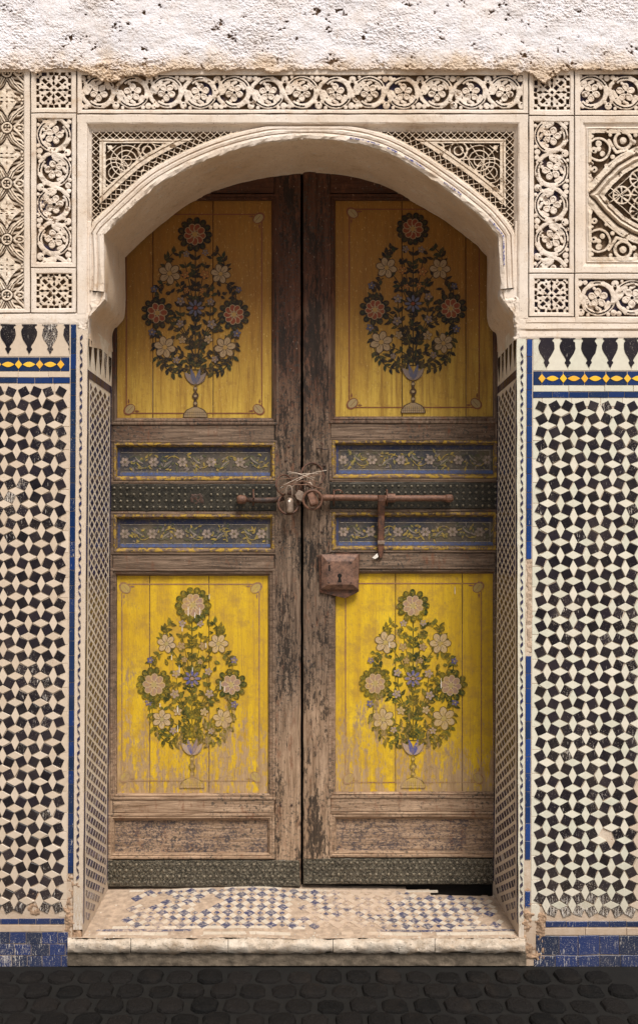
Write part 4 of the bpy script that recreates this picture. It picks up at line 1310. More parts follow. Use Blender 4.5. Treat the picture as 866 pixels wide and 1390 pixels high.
# ================================================================= DOOR FRAME BEHIND THE ARCH
dfm = empty("door_frame", P(413, 240, D + .05), "dark timber door frame half hidden behind the arch", "door frame")
mb = MB(); pprism(mb, rect(120, 180, 700, 236), D + .02, D + .12, .004); mb.build("head_beam", M_wx, dfm)
mb = MB(); pprism(mb, rect(120, 236, 147, 1204), D + .045, D + .12, .004); mb.build("post", M_wz, dfm)
mb = MB(); pprism(mb, rect(673.5, 236, 700, 1204), D + .030, D + .12, .004); mb.build("post", M_wz, dfm)

# ================================================================= DOOR LEAVES
DP = D + .022                    # face of the panels
class Decal:
    """flat print: painted motifs laid as thin films of colour on a panel, each a hair in front of the last"""
    def __init__(s, depth): s.mb = MB(); s.d = depth - .0006; s.k = 0
    def poly(s, pts, col):
        s.k += 1; d = s.d - s.k * 3e-6
        c = (sum(p[0] for p in pts) / len(pts), sum(p[1] for p in pts) / len(pts))
        vs = [P(c[0], c[1], d)] + [P(x, y, d) for x, y in pts]; n = len(pts)
        s.mb.add(vs, [(0, 1 + (i + 1) % n, 1 + i) for i in range(n)], col)
    def ell(s, cx, cy, rx, ry, ang, col, n=10):
        c, q = math.cos(ang), math.sin(ang)
        s.poly([(cx + rx * math.cos(w) * c - ry * math.sin(w) * q, cy + rx * math.cos(w) * q + ry * math.sin(w) * c) for w in [2 * PI * i / n + .1 for i in range(n)]], col)
    def leaf(s, x, y, L, w, ang, col):
        c, q = math.cos(ang), math.sin(ang)
        pr = [(0, 0), (.25, .8), (.5, 1), (.8, .55), (1, 0), (.8, -.35), (.5, -.75), (.25, -.7)]
        s.poly([(x + L * a * c - w * b * q, y + L * a * q + w * b * c) for a, b in pr], col)
    def stroke(s, pts, w, col):
        pts = [Vector(p) for p in pts]; l, r = [], []
        for i, p in enumerate(pts):
            t = pts[min(i + 1, len(pts) - 1)] - pts[max(i - 1, 0)]; t.normalize(); n = Vector((-t.y, t.x))
            ww = w * (1 if not isinstance(w, tuple) else 1)
            l.append(p + n * ww / 2); r.append(p - n * ww / 2)
        s.k += 1; d = s.d - s.k * 3e-6
        vs = [P(p.x, p.y, d) for p in l] + [P(p.x, p.y, d) for p in r]; n = len(l)
        s.mb.add(vs, [(i, i + 1, n + i + 1, n + i) for i in range(n - 1)], col)
    def bez(s, a, b, c, w, col, n=9):
        pts = [((1 - t) ** 2 * a[0] + 2 * t * (1 - t) * b[0] + t * t * c[0], (1 - t) ** 2 * a[1] + 2 * t * (1 - t) * b[1] + t * t * c[1]) for t in [i / n for i in range(n + 1)]]
        s.stroke(pts, w, col); return pts
def bouquet(dc, cx, cy, pal, rnd_, faded=1.):
    DK, MD, RD, CR, BL, OL, VS = pal['dk'], pal['md'], pal['red'], pal['cream'], pal['blue'], pal['line'], pal['vase']
    R = rnd_
    def big(x, y, r):
        x += R.uniform(-1.5, 1.5); y += R.uniform(-1.5, 1.5); r *= R.uniform(.94, 1.06)
        m__ = R.choice((11, 12, 13, 14))
        for k in range(m__):
            a = 2 * PI * k / m__ + R.uniform(-.05, .05)
            dc.ell(x + r * .82 * math.cos(a), y + r * .82 * math.sin(a), r * .235, r * .20, a, DK)
            dc.ell(x + r * .84 * math.cos(a), y + r * .84 * math.sin(a), r * .11, r * .09, a, MD, 7)
        dc.ell(x, y, r * .72, r * .72, 0, DK, 20)
        m__ = R.choice((7, 8, 8, 9)); a0 = R.uniform(0, 1)
        for k in range(m__):
            a = a0 + 2 * PI * k / m__
            dc.ell(x + r * .40 * math.cos(a), y + r * .40 * math.sin(a), r * .27, r * .22, a, CR, 9)
            dc.ell(x + r * .42 * math.cos(a), y + r * .42 * math.sin(a), r * .21, r * .165, a, RD, 9)
        dc.ell(x, y, r * .24, r * .24, 0, CR); dc.ell(x, y, r * .15, r * .15, 0, pal['eye'])
        for k in range(6):
            a = 2 * PI * k / 6; dc.ell(x + r * .19 * math.cos(a), y + r * .19 * math.sin(a), r * .04, r * .04, 0, OL, 5)
    def cream(x, y, r, n=6, col=CR, rot=0.):
        x += R.uniform(-1.8, 1.8); y += R.uniform(-1.8, 1.8); r *= R.uniform(.9, 1.1); rot += R.uniform(-.4, .4)
        for k in range(n):
            a = rot + 2 * PI * k / n
            dc.ell(x + r * .55 * math.cos(a), y + r * .55 * math.sin(a), r * .44, r * .34, a, OL, 10)
            dc.ell(x + r * .55 * math.cos(a), y + r * .55 * math.sin(a), r * .37, r * .27, a, col, 10)
            dc.stroke([(x + r * .2 * math.cos(a), y + r * .2 * math.sin(a)), (x + r * .6 * math.cos(a), y + r * .6 * math.sin(a))], .5, OL)
        dc.ell(x, y, r * .2, r * .2, 0, pal['eye'], 8)
    def sprig(pts, n, L=9, w=2.8, col=None, both=True):
        for k in range(n):
            t = (k + .6) / n; i = min(int(t * (len(pts) - 1)), len(pts) - 2)
            a = math.atan2(pts[i + 1][1] - pts[i][1], pts[i + 1][0] - pts[i][0])
            for s_ in ((1, -1) if both else (1 if k % 2 else -1,)):
                c = col or (DK if R.random() < .65 else MD)
                dc.leaf(pts[i][0], pts[i][1], L * R.uniform(.8, 1.25), w * R.uniform(.8, 1.2), a + s_ * R.uniform(.6, 1.1), c)
    X = lambda u: cx + u
    Y = lambda v: cy + v
    # stems
    st_ = [(X(0), Y(v)) for v in range(85, -82, -6)]
    dc.stroke(st_, 1.5, DK); sprig(st_[3:-1], 16, 11, 3.0)
    for s_ in (-1, 1):
        for (a, b, c, n) in (((0, 80), (s_ * 10, 20), (s_ * 46, 8), 6), ((0, 76), (s_ * 16, 62), (s_ * 40, 56), 5), ((0, 30), (s_ * 6, -16), (s_ * 32, -44), 6), ((0, 5), (s_ * 8, -30), (s_ * 14, -62), 5),
                             ((s_ * 34, -42), (s_ * 48, -62), (s_ * 26, -78), 6), ((s_ * 50, 20), (s_ * 58, 42), (s_ * 50, 72), 6), ((s_ * 50, 66), (s_ * 38, 92), (s_ * 20, 88), 5), ((0, 84), (s_ * 26, 84), (s_ * 34, 68), 5),
                             ((s_ * 40, -34), (s_ * 58, -28), (s_ * 54, -8), 4), ((s_ * 4, 50), (s_ * 24, 20), (s_ * 20, -8), 5), ((s_ * 3, 62), (s_ * 12, 30), (s_ * 34, 24), 5)):
            pts = dc.bez((X(a[0]), Y(a[1])), (X(b[0]), Y(b[1])), (X(c[0]), Y(c[1])), 1.1, DK)
            sprig(pts, n, 9.5, 2.8)
        for _ in range(40):       # loose leaves filling the outline
            t = 0; v = R.uniform(-76, 90)
            wid = 58 * (1 - abs(v / 105) ** 2.2)
            dc.leaf(X(s_ * R.uniform(.12, 1) * wid), Y(v), R.uniform(6, 11), R.uniform(2.0, 3.3), R.uniform(0, 2 * PI), DK if R.random() < .6 else MD)
        cream(X(s_ * 36), Y(-48), 15, 6, CR, .2); cream(X(s_ * 42), Y(54), 15.5, 6, CR, .5)
        cream(X(s_ * 14), Y(-44), 6.5, 5, pal['bud'], .2); cream(X(s_ * 22), Y(22), 6.5, 5, pal['lilac'], .2)
        cream(X(s_ * 21), Y(-8), 6, 5, pal['lilac']); cream(X(s_ * 18), Y(44), 6.5, 5, CR)
        cream(X(s_ * 12), Y(-74), 5, 5, pal['lilac']); cream(X(s_ * 57), Y(-24), 5, 5, BL); cream(X(s_ * 57), Y(34), 5.5, 5, BL)
        cream(X(s_ * 10), Y(-24), 4.5, 5, pal['bud']); cream(X(s_ * 26), Y(70), 5, 5, pal['lilac'])
        big(X(s_ * 52), Y(8), 22)
    big(X(0), Y(-100), 22.5)
    for k in range(8):
        a = 2 * PI * k / 8; dc.ell(X(7.5 * math.cos(a)), Y(7.5 * math.sin(a)), 4.8, 2.4, a, OL, 8); dc.ell(X(7.5 * math.cos(a)), Y(7.5 * math.sin(a)), 4.2, 1.9, a, BL, 8)
    dc.ell(X(0), Y(0), 2.4, 2.4, 0, RD)
    # vase
    for s_ in (-1, 1):
        dc.leaf(X(s_ * 1), Y(104), 22, 5.0, -PI / 2 + s_ * .70, pal['lilac']); dc.leaf(X(s_ * .6), Y(104), 23, 3.4, -PI / 2 + s_ * .26, BL)
        dc.bez((X(0), Y(106)), (X(s_ * 15), Y(100)), (X(s_ * 15), Y(84)), .8, OL)
        dc.bez((X(s_ * 15), Y(84)), (X(s_ * 13), Y(79)), (X(s_ * 9), Y(86)), .8, OL)
    dc.poly([(X(-1), Y(105)), (X(-3), Y(109)), (X(-1.4), Y(114)), (X(-4.5), Y(118)), (X(-4.5), Y(121)), (X(-1.2), Y(125)), (X(-3), Y(129)), (X(-2.4), Y(135)), (X(2.4), Y(135)), (X(3), Y(129)), (X(1.2), Y(125)), (X(4.5), Y(121)), (X(4.5), Y(118)), (X(1.4), Y(114)), (X(3), Y(109)), (X(1), Y(105))], OL)
    for yy_ in (109, 119.5, 129.5): dc.ell(X(0), Y(yy_), 2.2, 1.8, 0, VS, 8)
    dc.poly([(X(-3), Y(134)), (X(-12), Y(138)), (X(-16.5), Y(144)), (X(-17), Y(149)), (X(17), Y(149)), (X(16.5), Y(144)), (X(12), Y(138)), (X(3), Y(134))], OL)
    dc.poly([(X(-3), Y(135)), (X(-11), Y(139)), (X(-15), Y(144)), (X(-15.5), Y(148)), (X(15.5), Y(148)), (X(15), Y(144)), (X(11), Y(139)), (X(3), Y(135))], VS)
    for k in range(-5, 6): dc.stroke([(X(k * 2.7), Y(139.5)), (X(k * 2.7), Y(148))], .45, OL)
    dc.stroke([(X(-14), Y(142)), (X(14), Y(142))], .45, OL); dc.stroke([(X(-15), Y(145)), (X(15), Y(145))], .45, OL)
def border(dc, x0, y0, x1, y1, col, shell, w=1.6):
    for a, b in (((x0, y0), (x1, y0)), ((x1, y0), (x1, y1)), ((x1, y1), (x0, y1)), ((x0, y1), (x0, y0))):
        dc.stroke([a, b], w, col)
    for (x, y, sx, sy) in ((x0, y0, 1, 1), (x1, y0, -1, 1), (x0, y1, 1, -1), (x1, y1, -1, -1)):
        dc.ell(x + sx * 4, y + sy * 5, 9, 7, sx * sy * .7, col, 12); dc.ell(x + sx * 4.5, y + sy * 5.5, 7.2, 5.2, sx * sy * .7, shell, 12)
        dc.stroke([(x + sx * 2, y + sy * 2), (x + sx * 9, y + sy * 10)], .6, col)
        dc.leaf(x + sx * 11, y + sy * 3, 7, 1.4, 0 if sx > 0 else PI, col); dc.leaf(x + sx * 3, y + sy * 13, 7, 1.4, PI / 2 * sy, col)
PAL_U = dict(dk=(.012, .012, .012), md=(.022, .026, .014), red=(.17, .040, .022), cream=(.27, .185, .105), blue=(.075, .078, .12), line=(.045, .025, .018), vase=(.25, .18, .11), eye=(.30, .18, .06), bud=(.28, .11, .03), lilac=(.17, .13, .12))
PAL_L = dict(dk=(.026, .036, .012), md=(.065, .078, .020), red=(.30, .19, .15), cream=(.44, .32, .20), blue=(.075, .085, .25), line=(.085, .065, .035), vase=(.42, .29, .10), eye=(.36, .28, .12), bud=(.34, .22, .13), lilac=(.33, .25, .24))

def moulding(parent, x0, y0, x1, y1, prof, mat, name="moulding"):
    """picture-frame moulding; prof = (inset from the outer rectangle in px, depth)"""
    mb = MB()
    rings(mb, [(x0 + i, y0 + i, x1 - i, y1 - i, d) for i, d in prof], 12, .30)
    return mb.build(name, mat, parent)
def leaf_door(label, left, rnd_):
    lf = empty("door_leaf", P(160 if left else 660, 1204, D + .03), label, "door", None)
    if left:
        xo, xi, sx = 138, 408.3, (372.5, 408.3); xp0 = 150
    else:
        xo, xi, sx = 686, 411.5, (411.5, 448.5); xp0 = 672
    # stile at the meeting edge, worn and slightly uneven
    def timber(name, x0, y0, x1, y1, mat, d=D, th=.045):
        mb = MB(); rings(mb, [(x0, y0, x1, y1, d + th), (x0, y0, x1, y1, d + .003), (x0 + 1, y0 + 1, x1 - 1, y1 - 1, d)], 10, .45, close=True)
        return mb.build(name, mat, lf)
    timber("meeting_stile", sx[0], 228, sx[1], 1202 if left else 1199, M_ws, D - .002)
    if left: timber("hinge_stile", 130, 228, 153.2, 1202, M_wz)
    else: timber("hinge_stile", 672, 228, 692, 1199, M_wz)
    a, b = (153.5, 372.2) if left else (448.8, 671.7)
    ya = [(228, 262), (577, 598), (754, 772), (1086, 1104)] if left else [(228, 262), (575, 595), (751, 769), (1084, 1102)]
    for y0, y1 in ya: timber("rail", a, y0, b, y1, M_wx)
    if not left:   # raised strip covering the joint of the leaves
        mb = MB(); rings(mb, [(412, 229, 429, 1166, D + .002), (412, 229, 429, 1166, D - .009), (414, 231, 427, 1165, D - .013)], 10, .6, close=True); mb.build("cover_strip", M_ws, lf)
    # upper panel
    if left: U = (150, 263, 378.5, 577); Ui = (156, 272, 368.5, 571.5); seams = (208, 289.5)
    else: U = (445.5, 263, 678, 575); Ui = (456, 271, 669, 571); seams = (545.5, 632)
    fr_prof = lambda o, i: [(0, D + .02), (0, D - .002), (1, D - .005), (3, D - .005), (4.2, D + .002), (5.2, D + .002), (6, D - .001), (8, D + .006), (9.5, D + .018), (10, DP + .006)]
    moulding(lf, *U, fr_prof(0, 0), M_wz, "panel_moulding")
    def boards(I, seams, mat):
        e = [I[0] - 4] + list(seams) + [I[2] + 4]
        pn = None
        mb = MB(); pprism(mb, rect(I[0] - 6, I[1] - 5, I[2] + 6, I[3] + 5), DP + .006, DP + .016, .0); pn = mb.build("painted_panel", M_wz, lf)
        for x0, x1 in zip(e[:-1], e[1:]):
            mb = MB(); rings(mb, [(x0 + .55, I[1] - 4, x1 - .55, I[3] + 4, DP + .007), (x0 + .55, I[1] - 4, x1 - .55, I[3] + 4, DP + .001), (x0 + 1.1, I[1] - 3.6, x1 - 1.1, I[3] + 3.6, DP)], 14, .25, close=True)
            mb.build("board", mat, pn)
        return pn
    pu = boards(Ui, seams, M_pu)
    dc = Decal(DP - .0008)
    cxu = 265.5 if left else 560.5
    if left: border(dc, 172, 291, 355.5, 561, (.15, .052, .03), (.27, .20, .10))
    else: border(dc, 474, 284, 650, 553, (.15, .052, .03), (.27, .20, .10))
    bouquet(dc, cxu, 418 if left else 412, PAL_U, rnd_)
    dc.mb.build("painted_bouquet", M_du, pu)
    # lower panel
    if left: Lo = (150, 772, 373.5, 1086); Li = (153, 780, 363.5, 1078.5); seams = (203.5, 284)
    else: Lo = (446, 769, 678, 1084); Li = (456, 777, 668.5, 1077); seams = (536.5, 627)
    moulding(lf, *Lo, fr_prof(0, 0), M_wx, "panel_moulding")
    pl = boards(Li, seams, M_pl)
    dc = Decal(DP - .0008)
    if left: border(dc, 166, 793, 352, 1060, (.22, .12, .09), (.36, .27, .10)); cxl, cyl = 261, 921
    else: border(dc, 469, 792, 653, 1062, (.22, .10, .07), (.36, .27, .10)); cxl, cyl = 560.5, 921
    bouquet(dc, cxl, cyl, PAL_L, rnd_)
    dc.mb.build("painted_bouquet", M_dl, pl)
    for _ in range(14 if left else 3):
        mb = MB()
        x, y, L = rnd_.uniform(215, 330) + (0 if left else 290), rnd_.uniform(785, 1000), rnd_.uniform(4, 13)
        pprism(mb, [(x - .35, y + L), (x + .2, y + L + 1.5), (x + .55, y + L), (x + .3, y), (x - .2, y - .4)], DP - .0042, DP - .001, .0002)
        mb.build("white_splash", M_drip, pl)
    # two painted friezes
    for k in range(2):
        if left: O, I_ = (((151, 597.5, 376.5, 655.5), (160, 608, 367, 646.5)), ((151, 695, 376.5, 753), (160, 706, 367, 743.5)))[k]
        else: O, I_ = (((447, 594.5, 678, 652.5), (456, 605, 668.5, 643.5)), ((447, 692, 678, 750), (456, 703, 668.5, 741)))[k]
        moulding(lf, *O, [(0, D + .02), (0, D - .001), (.8, D - .003), (2.6, D - .003), (3.3, D + .001)], M_wx, "outer_moulding")
        moulding(lf, *O, [(3.3, D + .012), (3.4, D - .002), (4.4, D - .005), (6.2, D - .005), (7.3, D - .001), (8.3, D + .012), (10, DP + .004)], M_wy, "yellow_moulding")
        mb = MB(); rings(mb, [(I_[0] - 5, I_[1] - 5, I_[2] + 5, I_[3] + 5, DP + .012), (I_[0] - 5, I_[1] - 5, I_[2] + 5, I_[3] + 5, DP - .002)], 14, .2, close=True)
        fp = mb.build("painted_frieze", M_fr, lf)
        dc = Decal(DP - .0032)
        x0, y0, x1, y1 = I_; ym = (y0 + y1) / 2
        BLc, YL, PK, GR = (.040, .050, .13), (.36, .25, .05), (.36, .27, .21), (.08, .085, .04)
        dc.poly([(x0, y0), (x1, y0), (x1, y0 + 5), (x0, y0 + 5)], (.025, .03, .075))
        dc.poly([(x0, y1 - 5), (x1, y1 - 5), (x1, y1 - .5), (x0, y1 - .5)], (.085, .12, .27))
        dc.poly([(x0, y0), (x0 + 3.5, y0), (x0 + 3.5, y1), (x0, y1)], BLc)
        dc.stroke([(x0 + 5, y0 + 6.2), (x1 - 3, y0 + 6.2)], .7, (.40, .34, .28)); dc.stroke([(x0 + 5, y1 - 5.8), (x1 - 3, y1 - 5.8)], .7, (.40, .34, .28))
        if not left or k == 1: dc.stroke([(x1 - 4, y0 + 6), (x1 - 4, y1 - 6)], .9, (.36, .30, .26))
        pitch = 39. if k == 0 else 37.
        nfl = 6; fx = [x0 + 10 + pitch * i for i in range(nfl) if x0 + 10 + pitch * i < x1 - 3]
        h = 10.
        for i, x in enumerate(fx):
            s_ = 1 if i % 2 else -1
            pts = dc.bez((x, ym), (x + pitch * .35, ym + s_ * 16), (x + pitch * .6, ym), 1.3, GR)
            dc.bez((x + pitch * .4, ym), (x + pitch * .65, ym - s_ * 16), (x + pitch, ym), 1.3, YL)
            for _ in range(26):
                u = rnd_.uniform(5, pitch - 5)
                if x + u > x1 - 4: continue
                c = rnd_.choice((YL, YL, GR, (.28, .22, .06), (.24, .19, .16), GR))
                dc.leaf(x + u, ym + rnd_.uniform(-h, h), rnd_.uniform(4, 8), rnd_.uniform(1., 2.), rnd_.uniform(0, 2 * PI), c)
            dc.leaf(x + pitch * .35, ym + s_ * 7, 15, 2.4, -s_ * .7, (.27, .22, .18)); dc.leaf(x + pitch * .37, ym + s_ * 7.5, 13, 1.0, -s_ * .7, GR)
            for p_ in range(6):
                w = 2 * PI * p_ / 6
                if x + 7 < x1: dc.ell(x + 4.2 * math.cos(w), ym + 4.2 * math.sin(w), 3.1, 2.5, w, (.12, .09, .08), 8); dc.ell(x + 4.2 * math.cos(w), ym + 4.2 * math.sin(w), 2.6, 2.0, w, PK, 8)
            dc.ell(x, ym, 1.5, 1.5, 0, (.16, .12, .06), 7)
        dc.mb.build("painted_scroll", M_frd, fp)
    # studded strap
    sa, sb_ = ((141, 375.5) if left else (447.5, 682))
    y0, y1 = (657.5, 693.5) if left else (655, 690.5)
    mb = MB(); rings(mb, [(sa, y0, sb_, y1, D + .01), (sa, y0, sb_, y1, D - .002), (sa + .6, y0 + .8, sb_ - .6, y1 - .8, D - .004)], 8, .5, close=True)
    sp = mb.build("iron_strap", M_strap, lf)
    timber("thin_strip", sa + 2, y0 - 2.6, sb_ - 2, y0 - .4, M_wx, D - .002, .02); timber("thin_strip", sa + 2, y1 + .3, sb_ - 2, y1 + 2.2, M_wx, D - .002, .02)
    mb = MB()
    for r in range(4):
        x = sa + 6 + (0 if r % 2 == 0 else 0)
        while x < sb_ - 3:
            if not (left and 256 < x < 280 and 1 <= r <= 2): dome(mb, P(x + rnd_.uniform(-.4, .4), y0 + 5 + r * 8.7 + rnd_.uniform(-.3, .3), D - .004), .0066, .0062)
            x += 8.75
    mb.build("stud_rows", M_stud, sp, stuff=True)
    if left:
        patch("torn_hole", sp, 256, 667, 279, 686, M_irond, D - .0045, .004, 31, .2, edge=3)
    # bottom panel
    if left: O, I_ = (147, 1104, 373, 1166.5), (153, 1112, 364, 1154)
    else: O, I_ = (447, 1102, 678, 1164), (456, 1110, 668.5, 1154)
    moulding(lf, *O, [(0, D + .02), (0, D - .001), (1, D - .004), (3.2, D - .004), (4.2, D + .000), (5.2, D + .000), (6, D - .002), (8, D + .006), (9.3, D + .018), (10, DP + .006)], M_wx, "panel_moulding")
    mb = MB(); rings(mb, [(I_[0] - 6, I_[1] - 6, I_[2] + 6, I_[3] + 6, DP + .012), (I_[0] - 6, I_[1] - 6, I_[2] + 6, I_[3] + 6, DP)], 14, .2, close=True)
    mb.build("bottom_panel", M_wb, lf)
    # kick plate
    ka, kb = (137, 407.5) if left else (412, 684)
    y0, y1 = (1168, 1203.5) if left else (1165.5, 1200)
    mb = MB(); rings(mb, [(ka, y0, kb, y1, D + .02), (ka, y0, kb, y1, D - .006), (ka + .8, y0 + .8, kb - .8, y1 - 1, D - .009)], 6, .9, close=True)
    kp_ = mb.build("kick_plate", M_kick, lf)
    mb = MB()
    for r in range(4):
        x = ka + 6 + (4.2 if r % 2 else 0)
        while x < kb - 3:
            dome(mb, P(x + rnd_.uniform(-.5, .5), y0 + 5.5 + r * 8 + rnd_.uniform(-.4, .4), D - .009), .0072, .0060)
            x += 8.4
    mb.build("stud_rows", M_stud, kp_, stuff=True)
    return lf
LL = leaf_door("yellow painted door leaf spattered with white splashes, without the lock box, its strap torn", True, random.Random(4))
LR = leaf_door("yellow painted door leaf carrying the square keyhole lock and the long iron bolt", False, random.Random(9))

# ================================================================= IRONWORK
DF = D - .010
def cyl(mb, p0, p1, r, n=12): tube(mb, [p0, p1], r, n)
bolt = empty("sliding_bolt", P(520, 676, DF - .02), "long round rusty iron bolt lying across the studded strap of the door", "bolt")
dr = DF - .026
mb = MB(); path = [P(x, 675.5 + (x - 436) * .006 + math.sin(x * .05) * .25, dr) for x in range(432, 612, 8)]
tube(mb, path, [.0145 + .0006 * math.sin(i * 1.7) for i in range(len(path))], 12); mb.build("bolt_rod", M_rod, bolt, smooth=True)
mb = MB(); c = P(530, 676, dr); cyl(mb, P(525.5, 676, dr), P(536, 676, dr), .0205, 14); mb.build("collar", M_rod, bolt)
mb = MB(); tube(mb, [P(604.5, 676.4, dr), P(606, 676.4, dr), P(612, 676.4, dr), P(614, 676.4, dr), P(615, 676.4, dr)], [.0150, .0185, .0185, .015, .008], 14); mb.build("end_knob", M_rod, bolt)
mb = MB(); tube(mb, [P(321.5, 678, dr), P(323, 678, dr), P(327, 678, dr), P(333, 678, dr), P(335, 678, dr)], [.010, .018, .0215, .019, .011], 14)
mb.build("round_knob", M_rod, bolt, smooth=True)
mb = MB(); tube(mb, [P(334, 678, dr), P(345, 679, dr), P(360, 679.5, dr), P(378, 678, dr), P(386, 676, dr)], [.010, .0125, .014, .013, .011], 10); mb.build("handle_bar", M_irond, bolt, smooth=True)
for x in (531, 459, 350):
    mb = MB(); tube(mb, [P(x - 6, 686, DF + .006), P(x - 6, 684, dr + .004), P(x - 5.4, 676, dr - .015), P(x - 6, 668, dr + .004), P(x - 6, 665, DF + .006)], .0042, 8); mb.build("staple", M_iron, bolt)
mb = MB(); tube(mb, [P(453, 669, DF - .002), P(455, 666, DF - .010), P(459, 664.8, DF - .014), P(463, 666, DF - .010), P(465, 669, DF - .002)], .0035, 8); mb.build("staple", M_rod, bolt)
hasp = empty("iron_hasp", P(518, 700, DF), "flat rusty hasp hanging down from the bolt over the lower painted frieze", "hasp")
mb = MB()
hw = [(672, 5.5, dr - .018), (680, 5.2, dr - .017), (700, 4.6, DF - .016), (722, 4.4, DF - .013), (740, 4.6, DF - .012), (752, 3.6, DF - .010), (757, 1.6, DF - .009)]
vs = []
for (y, w, d) in hw:
    x = 517.8 - (y - 672) * .015
    for (sx, dd) in ((-1, .004), (-.7, 0), (.7, 0), (1, .004), (1, .009), (-1, .009)): vs.append(P(x + sx * w, y, d + dd))
fs = [(k * 6 + i, k * 6 + (i + 1) % 6, (k + 1) * 6 + (i + 1) % 6, (k + 1) * 6 + i) for k in range(len(hw) - 1) for i in range(6)] + [tuple(range(6))[::-1], tuple(range(36, 42))]
mb.add(vs, fs); mb.build("hasp_arm", M_iron, hasp)
mb = MB(); pprism(mb, rect(512.6, 734, 522.4, 739), DF - .0155, DF - .010, .001); mb.build("bright_band", M_steel, hasp)
mb = MB(); pprism(mb, [(505, 757), (512, 751), (513.5, 756), (509, 759)], DF - .006, DF - .003, .0005); mb.build("tin_scrap", M_drip, hasp)

lock = empty("rim_lock", P(461, 776, DF), "square rusty lock with sloping sides and a keyhole, below the bolt", "lock")
mb = MB()
pprism(mb, [(432.5, 754), (434, 804), (446, 807), (468, 812), (480, 807), (487, 803), (487.5, 752), (470, 750)][::-1], DF - .003, DF + .012, .001); mb.build("back_plate", M_iron, lock)
mb = MB()
rings(mb, [(436, 752.5, 486.5, 800.5, DF + .01), (436, 752.5, 486.5, 800.5, DF - .014), (437, 753.5, 485.5, 799.5, DF - .017), (443.5, 761, 479.5, 794, DF - .030), (444.5, 762, 478.5, 793, DF - .031)], 10, .5, close=True)
mb.build("lock_case", m_iron("lock_iron", (.23, .12, .078), (.055, .030, .022), .15), lock)
mb = MB(); pprism(mb, [(461 + 3.1 * math.cos(w), 781.5 + 3.1 * math.sin(w)) for w in np.linspace(0, 2 * PI, 13)[:-1]], DF - .0320, DF - .030, 0)
pprism(mb, [(459.6, 783.8), (458.2, 790.5), (463.8, 790.5), (462.4, 783.8)], DF - .0321, DF - .030, 0); mb.build("keyhole", M_dark, lock)
mb = MB(); pprism(mb, rect(446, 767, 448.2, 775.5), DF - .0320, DF - .030, 0); mb.build("slot", M_dark, lock)
for (x, y) in ((446.5, 764), (476.5, 764), (446.5, 791), (476.5, 791)):
    mb = MB(); dome(mb, P(x, y, DF - .031), .0045, .003); mb.build("rivet", M_irond, lock)

# padlocks, rings and wire at the meeting edge
pd = empty("padlock", P(393, 690, DF - .06), "small barrel padlock hanging in the left iron ring", "padlock")
dq = DF - .058
mb = MB(); tube(mb, [P(393.3, 675.5, dq), P(393.3, 677, dq), P(393.3, 680, dq), P(393.6, 694, dq), P(393.6, 696.5, dq)], [.008, .0145, .0175, .0175, .0145], 14); mb.build("padlock_body", M_steel, pd, smooth=True)
mb = MB(); tube(mb, [P(388.5, 678, dq), P(388.6, 664, dq), P(390.2, 660, dq), P(392.6, 658.8, dq), P(395, 660, dq), P(396.4, 664, dq), P(396.5, 678, dq)], .0044, 8); mb.build("shackle", M_steel, pd, smooth=True)
mb = MB(); dome(mb, P(392.8, 680.5, dq - .0165), .0055, .0022, 10); mb.build("key_cap", M_drip, pd)
pd = empty("padlock", P(424, 690, DF - .06), "slanting rusty box padlock inside the right iron ring", "padlock")
mb = MB()
c0 = Vector(P(421, 668, dq)); c1 = Vector(P(427, 686, dq - .02))
tube(mb, [c0, c0.lerp(c1, .1), c0.lerp(c1, .9), c1], [.016, .0215, .0215, .017], 5); mb.build("padlock_body", M_rod, pd)
mb = MB(); tube(mb, [P(414.5, 672, dq), P(414, 660, dq), P(417, 655.5, dq), P(421, 655, dq), P(423.5, 659, dq), P(424, 670, dq)], .0042, 8); mb.build("shackle", M_steel, pd, smooth=True)
pd = empty("padlock", P(407, 674, DF - .05), "blocky pale padlock wedged sideways between the two rings", "padlock")
mb = MB(); pprism(mb, [(400, 672), (405, 664.5), (415.5, 669), (411, 681.5), (402.5, 678)], DF - .052, DF - .022, .003); mb.build("padlock_body", M_steel, pd)
mb = MB(); tube(mb, [P(404, 668, DF - .04), P(401, 661, DF - .045), P(404, 657, DF - .045), P(409, 659, DF - .04), P(411, 668, DF - .038)], .0038, 8); mb.build("shackle", M_iron, pd)
def iring(cx, cy, r, tx, ty, dep, thick, label, m=M_iron):
    mb = MB(); tube(mb, ringpath(P(cx, cy, dep), r * S * 1.13, tx, ty, 30), thick, 8, closed=True)
    o = mb.build("iron_ring", m, None, smooth=True); o['label'] = label; o['category'] = 'ring'; o['group'] = 'iron rings at the meeting edge'
iring(391.5, 684, 14.2, .35, .25, DF - .042, .0048, "lower iron ring on the side of the barrel padlock")
iring(424.2, 678.5, 12.6, .15, -.15, DF - .070, .0058, "thick iron ring around the slanting padlock", M_rod)
iring(424, 645, 17, .5, .2, DF - .022, .0040, "large thin ring standing highest above the padlocks")
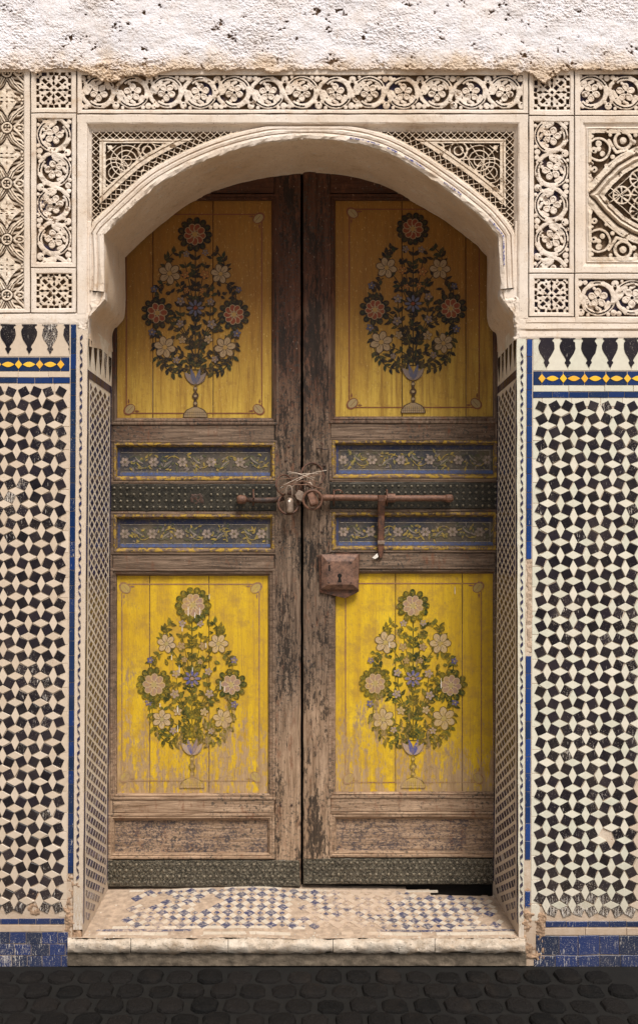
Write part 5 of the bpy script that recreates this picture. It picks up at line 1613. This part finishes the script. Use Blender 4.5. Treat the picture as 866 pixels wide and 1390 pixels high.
iring(386, 658, 14, .7, .3, DF - .030, .0036, "thin ring at the edge of the left leaf above the barrel padlock")
wr = empty("binding_wire", P(408, 650, DF - .05), "tangle of rusty and pale wire tying the rings together", "wire")
R_ = random.Random(5)
for k in range(11):
    a = (R_.uniform(374, 396), R_.uniform(640, 668)); b = (R_.uniform(420, 448), R_.uniform(638, 668)); m_ = (410 + R_.uniform(-5, 5), 646 + R_.uniform(-7, 7))
    pts = []
    for i in range(11):
        t = i / 10
        x = (1 - t) ** 2 * a[0] + 2 * t * (1 - t) * m_[0] + t * t * b[0]; y = (1 - t) ** 2 * a[1] + 2 * t * (1 - t) * m_[1] + t * t * b[1]
        pts.append(P(x + R_.uniform(-.6, .6), y + R_.uniform(-.6, .6), DF - .05 - .015 * math.sin(t * PI) + R_.uniform(-.003, .003)))
    mb = MB(); tube(mb, pts, .0014, 5); mb.build("wire_strand", M_straw if k % 2 else M_wire, wr)
mb = MB()
pts = [P(408 + 3.2 * math.cos(w), 638 + w * 1.25, DF - .045 + .009 * math.sin(w)) for w in np.linspace(0, 22, 90)]
tube(mb, pts, .0020, 5); mb.build("wire_coil", M_iron, wr)
hk = empty("iron_hook", P(438, 607, DF), "small black iron hook nailed in the stile above the rings", "hook")
mb = MB(); tube(mb, [P(429, 609.5, DF - .008), P(434, 608, DF - .015), P(440, 610, DF - .014), P(446, 610, DF - .006)], .0032, 6); mb.build("cross_bar", M_irond, hk)
mb = MB(); tube(mb, [P(436, 601, DF - .002), P(438.5, 603, DF - .012), P(437, 608, DF - .018), P(436.5, 615, DF - .010)], [.004, .0035, .003, .0012], 6); mb.build("hook_shank", M_irond, hk)
# nails left in the timber of the leaves
for (x, y, pl_) in ((392, 606, LL), (388, 625, LL), (440, 632, LR), (437, 722, LR), (380, 735, LL), (427, 705, LR), (396, 1093, LL), (381, 1093, LL)):
    b = MB(); dome(b, P(x, y, D - .004), .006, .004, 8); b.build("nail_head", M_irond, pl_)
for o in bpy.data.objects:
    if '_w' in o.keys(): del o['_w']
